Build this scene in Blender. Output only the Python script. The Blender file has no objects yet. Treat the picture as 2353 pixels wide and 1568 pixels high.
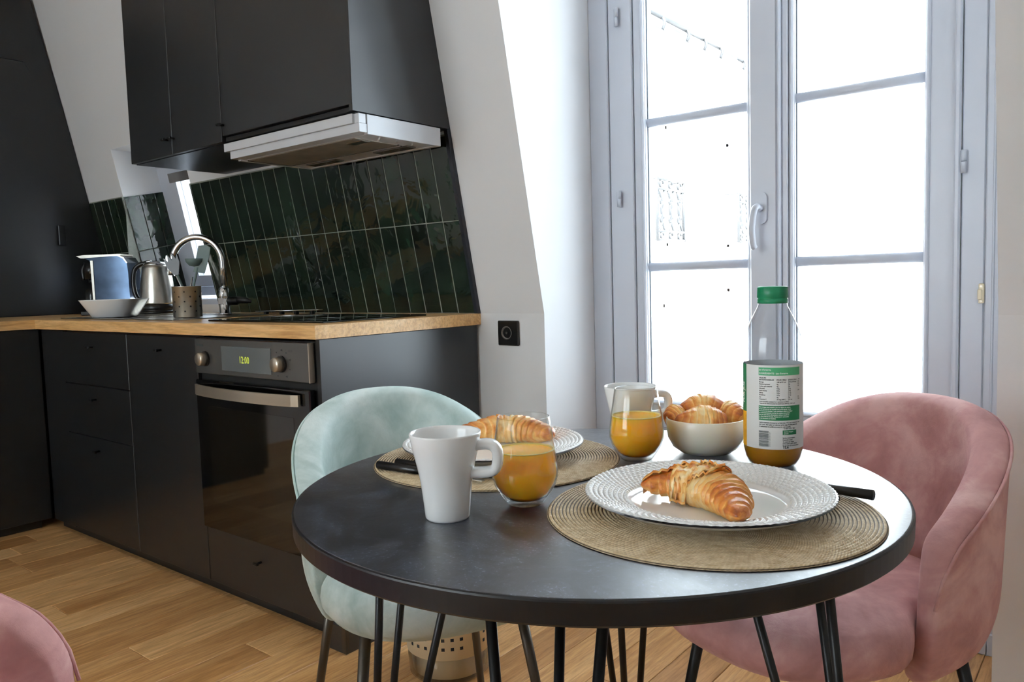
import bpy, math, random
import numpy as np
from mathutils import Matrix, Vector, noise as mnoise
random.seed(7); rng = np.random.default_rng(7)
SC = bpy.context.scene
COL = SC.collection
PI = math.pi
rad = math.radians
# ------------------------------------------------------------------ camera, sky, sun, exposure
cam_d = bpy.data.cameras.new('camera'); cam = bpy.data.objects.new('camera', cam_d); COL.objects.link(cam)
a_, b_, c_ = rad(38.7373), rad(4.3256), rad(-1.6401)
Fv = Vector((-math.sin(a_)*math.cos(b_), math.cos(a_)*math.cos(b_), -math.sin(b_)))
R0 = Vector((math.cos(a_), math.sin(a_), 0)); U0 = R0.cross(Fv)
Rv = R0*math.cos(c_) + U0*math.sin(c_); Uv = U0*math.cos(c_) - R0*math.sin(c_)
m = Matrix.Identity(4)
for i in range(3):
    m[i][0] = Rv[i]; m[i][1] = Uv[i]; m[i][2] = -Fv[i]
m[2][3] = 1.0044
cam.matrix_world = m
cam_d.sensor_width = 36; cam_d.lens = 27.414; cam_d.clip_start = 0.02; cam_d.clip_end = 200
SC.camera = cam
SC.view_settings.view_transform = 'Standard'; SC.view_settings.look = 'None'
SC.view_settings.gamma = 1.0; SC.view_settings.use_curve_mapping = False
SC.view_settings.exposure = 0.38
SC.cycles.max_bounces = 10; SC.cycles.diffuse_bounces = 6; SC.cycles.transparent_max_bounces = 16
SC.cycles.transmission_bounces = 8; SC.cycles.glossy_bounces = 5
SC.cycles.caustics_refractive = False; SC.cycles.caustics_reflective = False
SC.cycles.sample_clamp_indirect = 6
w = bpy.data.worlds.new('sky'); SC.world = w; w.use_nodes = True
wn = w.node_tree.nodes['Background']; wn.inputs[0].default_value = (0.80, 0.92, 1.0, 1); wn.inputs[1].default_value = 7.0
sun_d = bpy.data.lights.new('sun', 'SUN'); sun_d.energy = 80; sun_d.angle = rad(1.0); sun_d.color = (.96, .98, 1)
sun = bpy.data.objects.new('sun', sun_d); COL.objects.link(sun)
sun.rotation_euler = Vector((0.5, -0.6, 0.75)).to_track_quat('Z', 'Y').to_euler(); sun.location = (6, -4, 9)
def portal(name, loc, sx, sy, normal):
    d = bpy.data.lights.new(name, 'AREA'); d.shape = 'RECTANGLE'; d.size = sx; d.size_y = sy; d.cycles.is_portal = True
    o = bpy.data.objects.new(name, d); COL.objects.link(o); o.location = loc
    o.rotation_euler = Vector(normal).to_track_quat('-Z', 'Z').to_euler(); return o
portal('daylight_portal', (-0.83, 2.46, 1.28), 1.30, 2.4, (0, -1, 0))
portal('daylight_portal', (-3.65, 2.46, 1.30), 0.64, 0.86, (0, -1, 0))
portal('daylight_portal', (-1.8, -2.66, 1.5), 2.2, 1.6, (0, 1, 0))

# ------------------------------------------------------------------ materials
def lin(h):
    h = h.lstrip('#'); v = [int(h[i:i+2], 16)/255 for i in (0, 2, 4)]
    return tuple((x/12.92 if x <= .04045 else ((x+.055)/1.055)**2.4) for x in v) + (1,)
class NT:
    def __init__(s, name):
        s.m = bpy.data.materials.new(name); s.m.use_nodes = True; s.t = s.m.node_tree; s.n = s.t.nodes; s.l = s.t.links
        s.b = s.n['Principled BSDF']; s.out = s.n['Material Output']
    def add(s, typ, **kw):
        n = s.n.new(typ)
        for k, v in kw.items():
            if k.startswith('i_'):
                n.inputs[k[2:].replace('_', ' ')].default_value = v
            else: setattr(n, k, v)
        return n
    def set(s, **kw):
        for k, v in kw.items(): s.b.inputs[k.replace('_', ' ')].default_value = v
    def coords(s, kind='Object', scale=(1, 1, 1), rot=(0, 0, 0)):
        tc = s.add('ShaderNodeTexCoord'); mp = s.add('ShaderNodeMapping')
        mp.inputs['Scale'].default_value = scale; mp.inputs['Rotation'].default_value = rot
        s.l.new(tc.outputs[kind], mp.inputs[0]); return mp.outputs[0]
    def noise(s, vec, scale=5, detail=4, rough=.5, dist=0):
        n = s.add('ShaderNodeTexNoise'); s.l.new(vec, n.inputs['Vector'])
        n.inputs['Scale'].default_value = scale; n.inputs['Detail'].default_value = detail
        n.inputs['Roughness'].default_value = rough; n.inputs['Distortion'].default_value = dist
        return n.outputs['Fac']
    def ramp(s, fac, stops, interp='LINEAR'):
        r = s.add('ShaderNodeValToRGB'); s.l.new(fac, r.inputs[0]); cr = r.color_ramp; cr.interpolation = interp
        while len(cr.elements) < len(stops): cr.elements.new(.5)
        for e, (p, c) in zip(cr.elements, stops): e.position = p; e.color = c if len(c) == 4 else (*c, 1)
        return r.outputs[0]
    def math(s, op, a, b=None, c=None):
        n = s.add('ShaderNodeMath', operation=op)
        for i, v in enumerate((a, b, c)):
            if v is None: continue
            if isinstance(v, (int, float)): n.inputs[i].default_value = v
            else: s.l.new(v, n.inputs[i])
        return n.outputs[0]
    def mix(s, fac, a, b, mode='MIX'):
        n = s.add('ShaderNodeMix', data_type='RGBA', blend_type=mode)
        for i, v in ((0, fac), (6, a), (7, b)):
            if isinstance(v, (int, float)): n.inputs[i].default_value = v
            elif isinstance(v, tuple): n.inputs[i].default_value = v
            else: s.l.new(v, n.inputs[i])
        return n.outputs[2]
    def bump(s, h, strength=.2, dist=.002):
        n = s.add('ShaderNodeBump'); n.inputs['Strength'].default_value = strength; n.inputs['Distance'].default_value = dist
        s.l.new(h, n.inputs['Height']); s.l.new(n.outputs[0], s.b.inputs['Normal']); return n
    def col(s, v):
        if isinstance(v, tuple): s.b.inputs['Base Color'].default_value = v
        else: s.l.new(v, s.b.inputs['Base Color'])
def simple(name, hexc, rough=.5, metal=0, spec=.5, vary=.06, scale=6, bump=0, bscale=80, **kw):
    t = NT(name); v = t.coords(); c = lin(hexc)
    n = t.noise(v, scale, 4)
    d = tuple(x*(1-vary) for x in c[:3])+(1,); l_ = tuple(min(1, x*(1+vary)) for x in c[:3])+(1,)
    t.col(t.ramp(n, [(.3, d), (.7, l_)]))
    t.set(Roughness=rough, Metallic=metal); t.b.inputs['Specular IOR Level'].default_value = spec
    if bump: t.bump(t.noise(v, bscale, 3), bump, .001)
    for k, x in kw.items(): t.b.inputs[k.replace('_', ' ')].default_value = x
    return t.m
M = {}
M['wall'] = simple('white_wall_paint', '#dcdddf', .75, vary=.015, scale=2, bump=.05, bscale=150)
M['ceil'] = simple('ceiling_paint', '#f0efec', .8, vary=.01)
M['pvc'] = simple('white_window_plastic', '#bfc4cf', .32, vary=.012, scale=3)
M['pvcg'] = simple('window_gasket', '#6e7780', .5)
M['black'] = simple('black_laminate', '#121417', .34, spec=.75, vary=.10, scale=1.4, bump=.03, bscale=300)
M['blackedge'] = simple('black_edge', '#08090b', .5)
M['blackm'] = simple('black_metal', '#101113', .35, metal=.3)
M['blackp'] = simple('black_plastic', '#0d0d0f', .3)
M['steel'] = simple('brushed_steel', '#b9b6ae', .28, metal=1, vary=.08, scale=30)
M['chrome'] = simple('chrome', '#d8dadc', .07, metal=1, vary=.02)
M['aluhood'] = simple('silver_hood_paint', '#c3c6cb', .35, metal=.15, vary=.03)
M['grease'] = simple('hood_filter_mesh', '#a39b8f', .45, metal=.6, vary=.2, scale=14, bump=.3, bscale=500)
M['smoke'] = simple('smoked_plastic', '#5d5a58', .2, vary=.1)
M['ceramic'] = simple('white_glazed_ceramic', '#eceded', .09, vary=.01)
M['opal'] = simple('cream_opal_glass', '#efeadb', .12, vary=.015, Subsurface_Weight=.25, Subsurface_Radius=(.01, .008, .005))
M['whiteplastic'] = simple('white_plastic', '#dfe0e0', .3, vary=.01)
M['ovensteel'] = simple('oven_dark_steel', '#6b6a68', .3, metal=.75, vary=.06, scale=3)
M['knobsteel'] = simple('warm_steel_knob', '#b7ad9d', .3, metal=.8, vary=.05)
M['ovenglass'] = simple('black_oven_glass', '#050608', .06, vary=.1, spec=.6)
M['ovenwin'] = simple('oven_window_glass', '#15130f', .05, vary=.3, scale=3, spec=.7)
M['display'] = simple('display_glass', '#5d6263', .12, vary=.08, spec=.7)
M['hobglass'] = simple('black_hob_glass', '#0a0b0c', .06, vary=.1)
M['grout'] = simple('grey_grout', '#83857d', .9, vary=.1, scale=60)
M['bluetrim'] = simple('dark_blue_edge_trim', '#131823', .35)
M['facade'] = simple('white_render_facade', '#ecebe9', .9, vary=.03, scale=.6)
M['roofw'] = simple('pale_zinc_roof', '#d5d8dc', .6, vary=.05, scale=.5)
M['iron'] = simple('dark_wrought_iron', '#15181b', .6)
M['pale'] = simple('pale_shutter', '#9aa3aa', .7)
M['capgreen'] = simple('green_cap_plastic', '#0f7d55', .35, vary=.04)
M['paperw'] = simple('white_label_paper', '#e6e7e6', .45, vary=.01)
M['ink'] = simple('dark_grey_ink', '#39413f', .6, vary=.01)
M['inkg'] = simple('green_ink', '#1a7a4b', .5, vary=.03)
M['inkl'] = simple('pale_green_ink', '#4fae78', .5, vary=.03)
M['inky'] = simple('yellow_orange_ink', '#e8a713', .5, vary=.15, scale=90)
M['inkw'] = simple('white_ink', '#e3ece4', .5, vary=.01)
M['binband'] = simple('cream_bin_plastic', '#e3d6b8', .5, vary=.02)
M['hole'] = simple('dark_hole', '#26282a', .8)
M['sheetmetal'] = M['steel']
M['greysil'] = simple('grey_green_silicone', '#5d706e', .5)
M['foam'] = simple('juice_foam', '#ffe58c', .4)

def thin_glass(name, tint=(1, 1, 1, 1), rough=.0, ior=1.5, refl=1.0, edge=None):
    t = NT(name); t.n.remove(t.b)
    tr = t.add('ShaderNodeBsdfTransparent'); tr.inputs[0].default_value = tint
    if edge:
        le = t.add('ShaderNodeLayerWeight'); t.l.new(t.ramp(le.outputs['Facing'], [(.0, tint), (.7, tint), (1.0, edge)]), tr.inputs[0])
    gl = t.add('ShaderNodeBsdfGlossy'); gl.inputs['Roughness'].default_value = rough
    lw = t.add('ShaderNodeLayerWeight'); r0 = ((ior-1)/(ior+1))**2
    f = t.math('MULTIPLY', t.math('ADD', t.math('MULTIPLY', t.math('POWER', lw.outputs['Facing'], 5.0), 1-r0), r0), refl)
    mx = t.add('ShaderNodeMixShader'); t.l.new(f, mx.inputs[0]); t.l.new(tr.outputs[0], mx.inputs[1]); t.l.new(gl.outputs[0], mx.inputs[2])
    t.l.new(mx.outputs[0], t.out.inputs[0]); return t.m
M['pane'] = thin_glass('window_pane_glass', (.97, .98, .98, 1))
M['tumbler'] = thin_glass('clear_drinking_glass', (.985, .99, .985, 1), .01, 1.45, 1.1, (.62, .62, .60, 1))
M['pet'] = thin_glass('clear_bottle_plastic', (.90, .92, .94, 1), .14, 1.55, 1.8, (.35, .42, .45, 1))
M['clearplastic'] = thin_glass('clear_plastic', (.97, .97, .95, 1), .15)

def juice_mat(name, c1, c2):
    t = NT(name); v = t.coords(); t.col(t.ramp(t.noise(v, 25, 3), [(.3, lin(c1)), (.7, lin(c2))]))
    t.set(Roughness=.22); t.b.inputs['Subsurface Weight'].default_value = .9
    t.b.inputs['Subsurface Radius'].default_value = (.045, .028, .006); t.b.inputs['Subsurface Scale'].default_value = .8
    return t.m
M['juice'] = juice_mat('orange_juice', '#ffb41a', '#ffc224')
M['juice2'] = juice_mat('settled_orange_juice', '#cf8a14', '#dc9618')

def oak(name, c, object_random=True, axis='Y', gl=1.0, rough=.38):
    t = NT(name); tc = t.add('ShaderNodeTexCoord'); oi = t.add('ShaderNodeObjectInfo')
    cmb = t.add('ShaderNodeCombineXYZ')
    r1 = t.math('MULTIPLY', oi.outputs['Random'], 37.0)
    t.l.new(r1, cmb.inputs[0]); t.l.new(t.math('MULTIPLY', r1, 3.3), cmb.inputs[1])
    va = t.add('ShaderNodeVectorMath', operation='ADD'); t.l.new(tc.outputs['Object'], va.inputs[0])
    if object_random: t.l.new(cmb.outputs[0], va.inputs[1])
    mp = t.add('ShaderNodeMapping'); t.l.new(va.outputs[0], mp.inputs[0])
    mp.inputs['Scale'].default_value = (14*gl, 1.1*gl, 14*gl) if axis == 'Y' else (1.1*gl, 14*gl, 14*gl)
    v = mp.outputs[0]
    n1 = t.noise(v, 1.6, 6, .6, 1.2); n2 = t.noise(v, 9, 5, .65, .4)
    base = t.ramp(n1, [(.25, lin(c[0])), (.5, lin(c[1])), (.75, lin(c[2]))])
    dark = t.ramp(n2, [(.35, (.55, .46, .38, 1)), (.60, (1, 1, 1, 1))])
    cc = t.mix(.7, base, dark, 'MULTIPLY')
    if object_random:
        tint = t.ramp(oi.outputs['Random'], [(0, (.60, .47, .34, 1)), (.25, (.92, .82, .70, 1)), (.5, (1.08, 1.04, .98, 1)), (.75, (.80, .68, .54, 1)), (1, (1.0, .95, .88, 1))])
        cc = t.mix(1.0, cc, tint, 'MULTIPLY')
    t.col(cc); t.set(Roughness=rough)
    t.bump(n2, .06, .002); return t.m
M['oakfloor'] = oak('oak_floor_plank', ('#c0935c', '#dcb27c', '#ecc896'))
M['oaktop'] = oak('oak_worktop', ('#c79a5c', '#dcb277', '#e3c08a'), False, 'X', 1.0, .35)
M['oaktopy'] = oak('oak_worktop_leg', ('#c79a5c', '#dcb277', '#e3c08a'), False, 'Y', 1.0, .35)

def velvet(name, dark, mid, light, sheen=.5):
    t = NT(name); v = t.coords()
    n1 = t.noise(v, 5.5, 5, .55, 1.0); n2 = t.noise(v, 22, 4, .6, .3); n3 = t.noise(v, 900, 2)
    f = t.math('ADD', t.math('MULTIPLY', n1, .75), t.math('MULTIPLY', n2, .25))
    t.col(t.ramp(f, [(.36, lin(dark)), (.5, lin(mid)), (.62, lin(light))]))
    t.set(Roughness=.85); t.b.inputs['Sheen Weight'].default_value = sheen; t.b.inputs['Sheen Roughness'].default_value = .35
    t.b.inputs['Sheen Tint'].default_value = lin(light)
    h = t.math('ADD', t.math('MULTIPLY', n2, 3.0), t.math('MULTIPLY', n3, .35)); t.bump(h, .35, .002); return t.m
M['pink'] = velvet('dusty_pink_velvet', '#a8797a', '#c59494', '#dcb4b2')
M['green'] = velvet('sage_green_velvet', '#9ab0ad', '#b8cac7', '#d2dedc')
M['greenpipe'] = velvet('sage_green_piping', '#9db9b4', '#b3cac5', '#c8dad6', .2)

def table_mat():
    t = NT('black_table_laminate'); v = t.coords()
    n = t.noise(v, 9, 8, .7, 1.5); n2 = t.noise(v, 260, 2); sc = t.noise(v, 55, 6, .8, .8)
    smear = t.ramp(n, [(.46, (0, 0, 0, 1)), (.68, (1, 1, 1, 1))]); dust = t.ramp(n2, [(.60, (0, 0, 0, 1)), (.68, (1, 1, 1, 1))])
    k = t.math('ADD', t.math('MULTIPLY', smear, .22), t.math('MULTIPLY', t.math('MULTIPLY', dust, smear), .8))
    t.col(t.mix(k, lin('#12151e'), lin('#8390a8')))
    t.l.new(t.ramp(sc, [(.3, (.27, .27, .27, 1)), (.75, (.40, .40, .40, 1))]), t.b.inputs['Roughness'])
    t.b.inputs['Specular IOR Level'].default_value = 1.0; t.b.inputs['Coat Weight'].default_value = .4; t.b.inputs['Coat Roughness'].default_value = .3
    t.bump(n2, .02, .0005); return t.m
M['table'] = table_mat()

def tile_mat(name='dark_green_glazed_tile', c=('#0e1712', '#16241a', '#22352a')):
    t = NT(name); tc = t.add('ShaderNodeTexCoord'); oi = t.add('ShaderNodeObjectInfo')
    va = t.add('ShaderNodeVectorMath', operation='ADD'); t.l.new(tc.outputs['Object'], va.inputs[0])
    cmb = t.add('ShaderNodeCombineXYZ'); r = t.math('MULTIPLY', oi.outputs['Random'], 50.); t.l.new(r, cmb.inputs[0]); t.l.new(r, cmb.inputs[1]); t.l.new(cmb.outputs[0], va.inputs[1])
    v = va.outputs[0]; n1 = t.noise(v, 7, 4, .5, .5); n2 = t.noise(v, 14, 2, .4, .6)
    base = t.ramp(n1, [(.3, lin(c[0])), (.5, lin(c[1])), (.75, lin(c[2]))])
    t.col(t.mix(1.0, base, t.ramp(oi.outputs['Random'], [(0, (.7, .7, .75, 1)), (1, (1.25, 1.2, 1.1, 1))]), 'MULTIPLY'))
    t.set(Roughness=.06); t.b.inputs['Specular IOR Level'].default_value = .5
    t.bump(n2, .45, .006); return t.m
M['tile'] = tile_mat()

def mat_placemat():
    t = NT('woven_straw_braid'); tc = t.add('ShaderNodeTexCoord'); sp = t.add('ShaderNodeSeparateXYZ'); t.l.new(tc.outputs['Object'], sp.inputs[0])
    x, y = sp.outputs[0], sp.outputs[1]
    ang = t.math('ARCTAN2', y, x); r = t.math('SQRT', t.math('ADD', t.math('MULTIPLY', x, x), t.math('MULTIPLY', y, y)))
    ring = t.math('FLOOR', t.math('DIVIDE', r, .0042))
    s = t.math('SINE', t.math('ADD', t.math('MULTIPLY', ang, 230.0), t.math('MULTIPLY', r, 1900.0)))
    frac = t.math('FRACT', t.math('DIVIDE', r, .0042))
    n = t.noise(tc.outputs['Object'], 120, 3)
    base = t.ramp(n, [(.3, lin('#c2a981')), (.7, lin('#e4d3b2'))])
    st = t.ramp(s, [(.35, (.55, .48, .4, 1)), (.6, (1, 1, 1, 1))])
    gap = t.ramp(frac, [(.0, (.08, .06, .04, 1)), (.14, (.16, .12, .08, 1)), (.28, (1, 1, 1, 1)), (.86, (1, 1, 1, 1)), (1, (.12, .09, .06, 1))])
    c = t.mix(.22, base, st, 'MULTIPLY'); t.col(t.mix(1, c, gap, 'MULTIPLY')); t.set(Roughness=.6)
    t.bump(s, .5, .0006); return t.m
M['mat'] = mat_placemat()

def mat_crust():
    t = NT('baked_croissant_crust'); at = t.add('ShaderNodeAttribute', attribute_name='bake'); v = t.coords()
    n = t.noise(v, 70, 5, .6, .6); n2 = t.noise(v, 260, 3, .6); n3 = t.noise(v, 28, 3, .5)
    f = t.math('ADD', t.math('MULTIPLY', at.outputs['Fac'], .62), t.math('ADD', t.math('MULTIPLY', n, .34), t.math('MULTIPLY', n3, .22)))
    t.col(t.ramp(f, [(.30, lin('#f6e0ae')), (.45, lin('#eebf74')), (.60, lin('#d98f3e')), (.75, lin('#b8641f')), (.92, lin('#8a4416'))]))
    t.set(Roughness=.38); t.b.inputs['Coat Weight'].default_value = .25; t.b.inputs['Coat Roughness'].default_value = .25
    t.b.inputs['Subsurface Weight'].default_value = .15; t.b.inputs['Subsurface Radius'].default_value = (.008, .004, .002)
    t.bump(t.math('ADD', n, t.math('MULTIPLY', n2, .5)), .5, .002); return t.m
M['crust'] = mat_crust()
t = NT('green_glow_digits'); t.set(Roughness=.5); t.b.inputs['Base Color'].default_value = lin('#202810')
t.b.inputs['Emission Color'].default_value = lin('#d7e64a'); t.b.inputs['Emission Strength'].default_value = .8; M['digit'] = t.m

# ------------------------------------------------------------------ geometry helpers
ORIG = {}
def obj(name, V, F, mat, parent=None, smooth=False, world=True, kind=None, label=None):
    """one mesh object; vertices in world space unless world=False (then local to the parent)"""
    me = bpy.data.meshes.new(name)
    V = np.asarray(V, float)
    if parent is not None and world: V = V - np.array(ORIG.get(parent.name, (0, 0, 0)))
    me.from_pydata(V.tolist(), [], [tuple(int(i) for i in f) for f in F]); me.validate(); me.update()
    if smooth: me.polygons.foreach_set('use_smooth', [True]*len(me.polygons))
    me.materials.append(M[mat] if isinstance(mat, str) else mat)
    o = bpy.data.objects.new(name, me); COL.objects.link(o)
    if parent is not None:
        o.parent = parent
        ORIG[o.name] = ORIG.get(parent.name, (0, 0, 0))
    if kind: o['kind'] = kind
    if label: o['label'] = label
    return o
def thing(name, label, cat, loc=(0, 0, 0), rotz=0, group=None):
    o = bpy.data.objects.new(name, None); COL.objects.link(o); o.location = loc; o.rotation_euler = (0, 0, rotz)
    o.empty_display_size = .05; o['label'] = label; o['category'] = cat
    if group: o['group'] = group
    ORIG[o.name] = tuple(loc); return o
def struct_empty(name, loc=(0, 0, 0)):
    o = bpy.data.objects.new(name, None); COL.objects.link(o); o.location = loc; o['kind'] = 'structure'; ORIG[o.name] = tuple(loc); return o
def tag(o, label, cat, group=None):
    o['label'] = label; o['category'] = cat
    if group: o['group'] = group
    return o
def dup(src, parent=None):
    c = src.copy(); COL.objects.link(c); c.parent = parent
    ORIG[c.name] = ORIG.get(src.name, (0, 0, 0))
    for ch in src.children: dup(ch, c)
    return c
def join(*parts):
    V, F, n = [], [], 0
    for v, f in parts:
        v = np.asarray(v, float); V.append(v); F += [tuple(i+n for i in q) for q in f]; n += len(v)
    return np.vstack(V), F
def box(x0, x1, y0, y1, z0, z1, bv=0.0):
    if x0 > x1: x0, x1 = x1, x0
    if y0 > y1: y0, y1 = y1, y0
    if z0 > z1: z0, z1 = z1, z0
    if bv <= 0:
        V = [(x, y, z) for z in (z0, z1) for y in (y0, y1) for x in (x0, x1)]
        return np.array(V), [(0, 2, 3, 1), (4, 5, 7, 6), (0, 1, 5, 4), (2, 6, 7, 3), (0, 4, 6, 2), (1, 3, 7, 5)]
    b = min(bv, (x1-x0)/2.01, (y1-y0)/2.01, (z1-z0)/2.01)
    V = []; idx = {}
    for sx in (0, 1):
        for sy in (0, 1):
            for sz in (0, 1):
                c = (x1 if sx else x0, y1 if sy else y0, z1 if sz else z0)
                i_ = (c[0]+(b if not sx else -b), c[1]+(b if not sy else -b), c[2]+(b if not sz else -b))
                for ax in range(3):
                    p = list(i_); p[ax] = c[ax]; idx[(sx, sy, sz, ax)] = len(V); V.append(tuple(p))
    F = []
    for ax in range(3):
        o1, o2 = [a for a in range(3) if a != ax]
        for s in (0, 1):
            q = []
            for (u, v) in ((0, 0), (1, 0), (1, 1), (0, 1)):
                k = [0, 0, 0]; k[ax] = s; k[o1] = u; k[o2] = v; q.append(idx[(*k, ax)])
            F.append(tuple(q))
    for ax in range(3):
        o1, o2 = [a for a in range(3) if a != ax]
        for u in (0, 1):
            for v in (0, 1):
                k0 = [0, 0, 0]; k1 = [0, 0, 0]; k0[ax] = 0; k1[ax] = 1
                for k in (k0, k1): k[o1] = u; k[o2] = v
                F.append((idx[(*k0, o1)], idx[(*k0, o2)], idx[(*k1, o2)], idx[(*k1, o1)]))
    for sx in (0, 1):
        for sy in (0, 1):
            for sz in (0, 1): F.append(tuple(idx[(sx, sy, sz, a)] for a in range(3)))
    V = np.array(V); cen = V.mean(0); out = []
    for f in F:
        P = V[list(f)]; n = np.cross(P[1]-P[0], P[2]-P[0])
        out.append(f if np.dot(n, P.mean(0)-cen) > 0 else f[::-1])
    return V, out
def lathe(prof, n=48, c=(0, 0, 0), cap0=False, cap1=False):
    prof = np.array(prof, float); k = len(prof); a = np.arange(n)*2*PI/n
    V = np.zeros((k, n, 3)); V[:, :, 0] = prof[:, :1]*np.cos(a)+c[0]; V[:, :, 1] = prof[:, :1]*np.sin(a)+c[1]; V[:, :, 2] = prof[:, 1:2]+c[2]
    F = [(i*n+j, i*n+(j+1) % n, (i+1)*n+(j+1) % n, (i+1)*n+j) for i in range(k-1) for j in range(n)]
    if cap0: F.append(tuple(range(n))[::-1])
    if cap1: F.append(tuple((k-1)*n+j for j in range(n)))
    return V.reshape(-1, 3), F
def frames(P, closed=False):
    P = np.array(P, float); n = len(P)
    T = np.roll(P, -1, 0)-np.roll(P, 1, 0)
    if not closed: T[0] = P[1]-P[0]; T[-1] = P[-1]-P[-2]
    T /= np.linalg.norm(T, axis=1)[:, None]+1e-12
    up = np.array([0, 0, 1.]) if abs(T[0][2]) < .9 else np.array([1., 0, 0])
    N = np.zeros_like(P); v = up-T[0]*np.dot(up, T[0]); N[0] = v/np.linalg.norm(v)
    for i in range(1, n):
        v = N[i-1]-T[i]*np.dot(N[i-1], T[i]); N[i] = v/np.linalg.norm(v)
    return P, T, N, np.cross(T, N)
def tube(P, r, n=10, closed=False, sec=None):
    P, T, N, B = frames(P, closed); k = len(P); r = np.broadcast_to(np.array(r, float), (k,))
    a = np.arange(n)*2*PI/n; ca, sa = np.cos(a), np.sin(a)
    if sec is not None: ca, sa = sec[:, 0], sec[:, 1]; n = len(ca)
    V = P[:, None, :]+r[:, None, None]*(ca[None, :, None]*N[:, None, :]+sa[None, :, None]*B[:, None, :])
    F = []
    for i in range(k if closed else k-1):
        i2 = (i+1) % k
        for j in range(n): F.append((i*n+j, i*n+(j+1) % n, i2*n+(j+1) % n, i2*n+j))
    if not closed: F.append(tuple(range(n))[::-1]); F.append(tuple((k-1)*n+j for j in range(n)))
    return V.reshape(-1, 3), F
def prism(poly, ax, a0, a1):
    """extrude a polygon; ax=0: poly is (y,z) along x; ax=1: (x,z) along y; ax=2: (x,y) along z"""
    n = len(poly); V = []
    for a in (a0, a1):
        for p in poly:
            V.append((a, p[0], p[1]) if ax == 0 else (p[0], a, p[1]) if ax == 1 else (p[0], p[1], a))
    F = [tuple(range(n)), tuple(range(n, 2*n))[::-1]]+[(i, n+i, n+(i+1) % n, (i+1) % n) for i in range(n)]
    V = np.array(V, float)
    cen = V.mean(0); out = []
    for f in F:
        out.append(f)
    # orient by signed area
    P = np.array(poly, float); ar = np.sum(P[:, 0]*np.roll(P[:, 1], -1)-np.roll(P[:, 0], -1)*P[:, 1])
    flip = (ar > 0) == (ax != 1)
    if a1 < a0: flip = not flip
    return V, [f[::-1] if flip else f for f in out]
def bez(p0, p1, p2, n=12):
    t = np.linspace(0, 1, n)[:, None]; p0, p1, p2 = map(lambda p: np.array(p, float), (p0, p1, p2))
    return (1-t)**2*p0+2*t*(1-t)*p1+t*t*p2
def catmull(P, n=8):
    P = np.array(P, float); P = np.vstack([2*P[0]-P[1], P, 2*P[-1]-P[-2]]); out = []
    for i in range(1, len(P)-2):
        for t in np.linspace(0, 1, n, endpoint=False):
            out.append(.5*((2*P[i])+(-P[i-1]+P[i+1])*t+(2*P[i-1]-5*P[i]+4*P[i+1]-P[i+2])*t*t+(-P[i-1]+3*P[i]-3*P[i+1]+P[i+2])*t**3))
    out.append(P[-2]); return np.array(out)
def text_mesh(s, size, align='LEFT', bold=0.0):
    cu = bpy.data.curves.new('lettering', 'FONT'); cu.body = s; cu.size = size; cu.align_x = align; cu.resolution_u = 2; cu.offset = bold
    o = bpy.data.objects.new('lettering', cu); COL.objects.link(o)
    dg = bpy.context.evaluated_depsgraph_get(); me = o.evaluated_get(dg).to_mesh()
    V = np.array([v.co[:] for v in me.vertices]) if len(me.vertices) else np.zeros((0, 3)); F = [tuple(p.vertices) for p in me.polygons]
    o.evaluated_get(dg).to_mesh_clear(); bpy.data.objects.remove(o); bpy.data.curves.remove(cu); return V, F
def xf(vf, M4):
    V, F = vf; V = np.asarray(V); M4 = np.array(M4); return V@M4[:3, :3].T+M4[:3, 3], F
def rotz(a): return np.array(Matrix.Rotation(a, 4, 'Z'))
def trans(*p): return np.array(Matrix.Translation(p))

# ------------------------------------------------------------------ setting
XE, YW, ZC = -1.733, 1.996, 0.902         # right end of worktop, knee wall, worktop height
SL = .199/.98                              # mansard slope: y shift per unit z
def sy(z, off=0.0): return YW-(z-ZC)*SL+off/.98
OUT = 2.42
full = [(YW, -.02), (YW, ZC), (sy(2.5), 2.5), (OUT, 2.5), (OUT, -.02)]
NX0, NX1, NZ0, NZ1 = -3.975, -3.333, .94, 1.713
WX0, WX1 = -1.467, -0.235
rear = obj('wall_rear', *join(prism(full, 0, -4.5, NX0), prism([(YW, -.02), (YW, ZC), (sy(NZ0), NZ0), (OUT, NZ0), (OUT, -.02)], 0, NX0, NX1),
    prism([(sy(NZ1), NZ1), (sy(2.5), 2.5), (OUT, 2.5), (OUT, NZ1)], 0, NX0, NX1), prism(full, 0, NX1, WX0), prism(full, 0, WX1, 1.7)), 'wall', kind='structure')
obj('wall_left', *box(-4.6, -4.40, -2.6, OUT, -.02, 2.5), 'wall', kind='structure')
obj('wall_right', *box(1.6, 1.75, -2.6, OUT, -.02, 2.5), 'wall', kind='structure')
obj('wall_back', *join(box(-4.6, -2.9, -2.7, -2.5, -.02, 2.5), box(-.7, 1.75, -2.7, -2.5, -.02, 2.5), box(-2.9, -.7, -2.7, -2.5, -.02, .7), box(-2.9, -.7, -2.7, -2.5, 2.3, 2.5)), 'wall', kind='structure')
obj('ceiling', *box(-4.6, 1.75, -2.7, OUT, 2.5, 2.62), 'ceil', kind='structure')
obj('trim_1', *box(-2.94, -.66, -2.52, -2.47, .66, .7, .004), 'pvc', kind='structure')
obj('trim_2', *join(box(-1.84, -1.76, -2.66, -2.60, .7, 2.3, .004), box(-2.9, -2.83, -2.66, -2.6, .7, 2.3, .004), box(-.77, -.7, -2.66, -2.6, .7, 2.3, .004)), 'pvc', kind='structure')
floor = obj('floor', *box(-4.6, 1.75, -2.7, OUT, -.06, -.0045), 'oakfloor', kind='structure')
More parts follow.
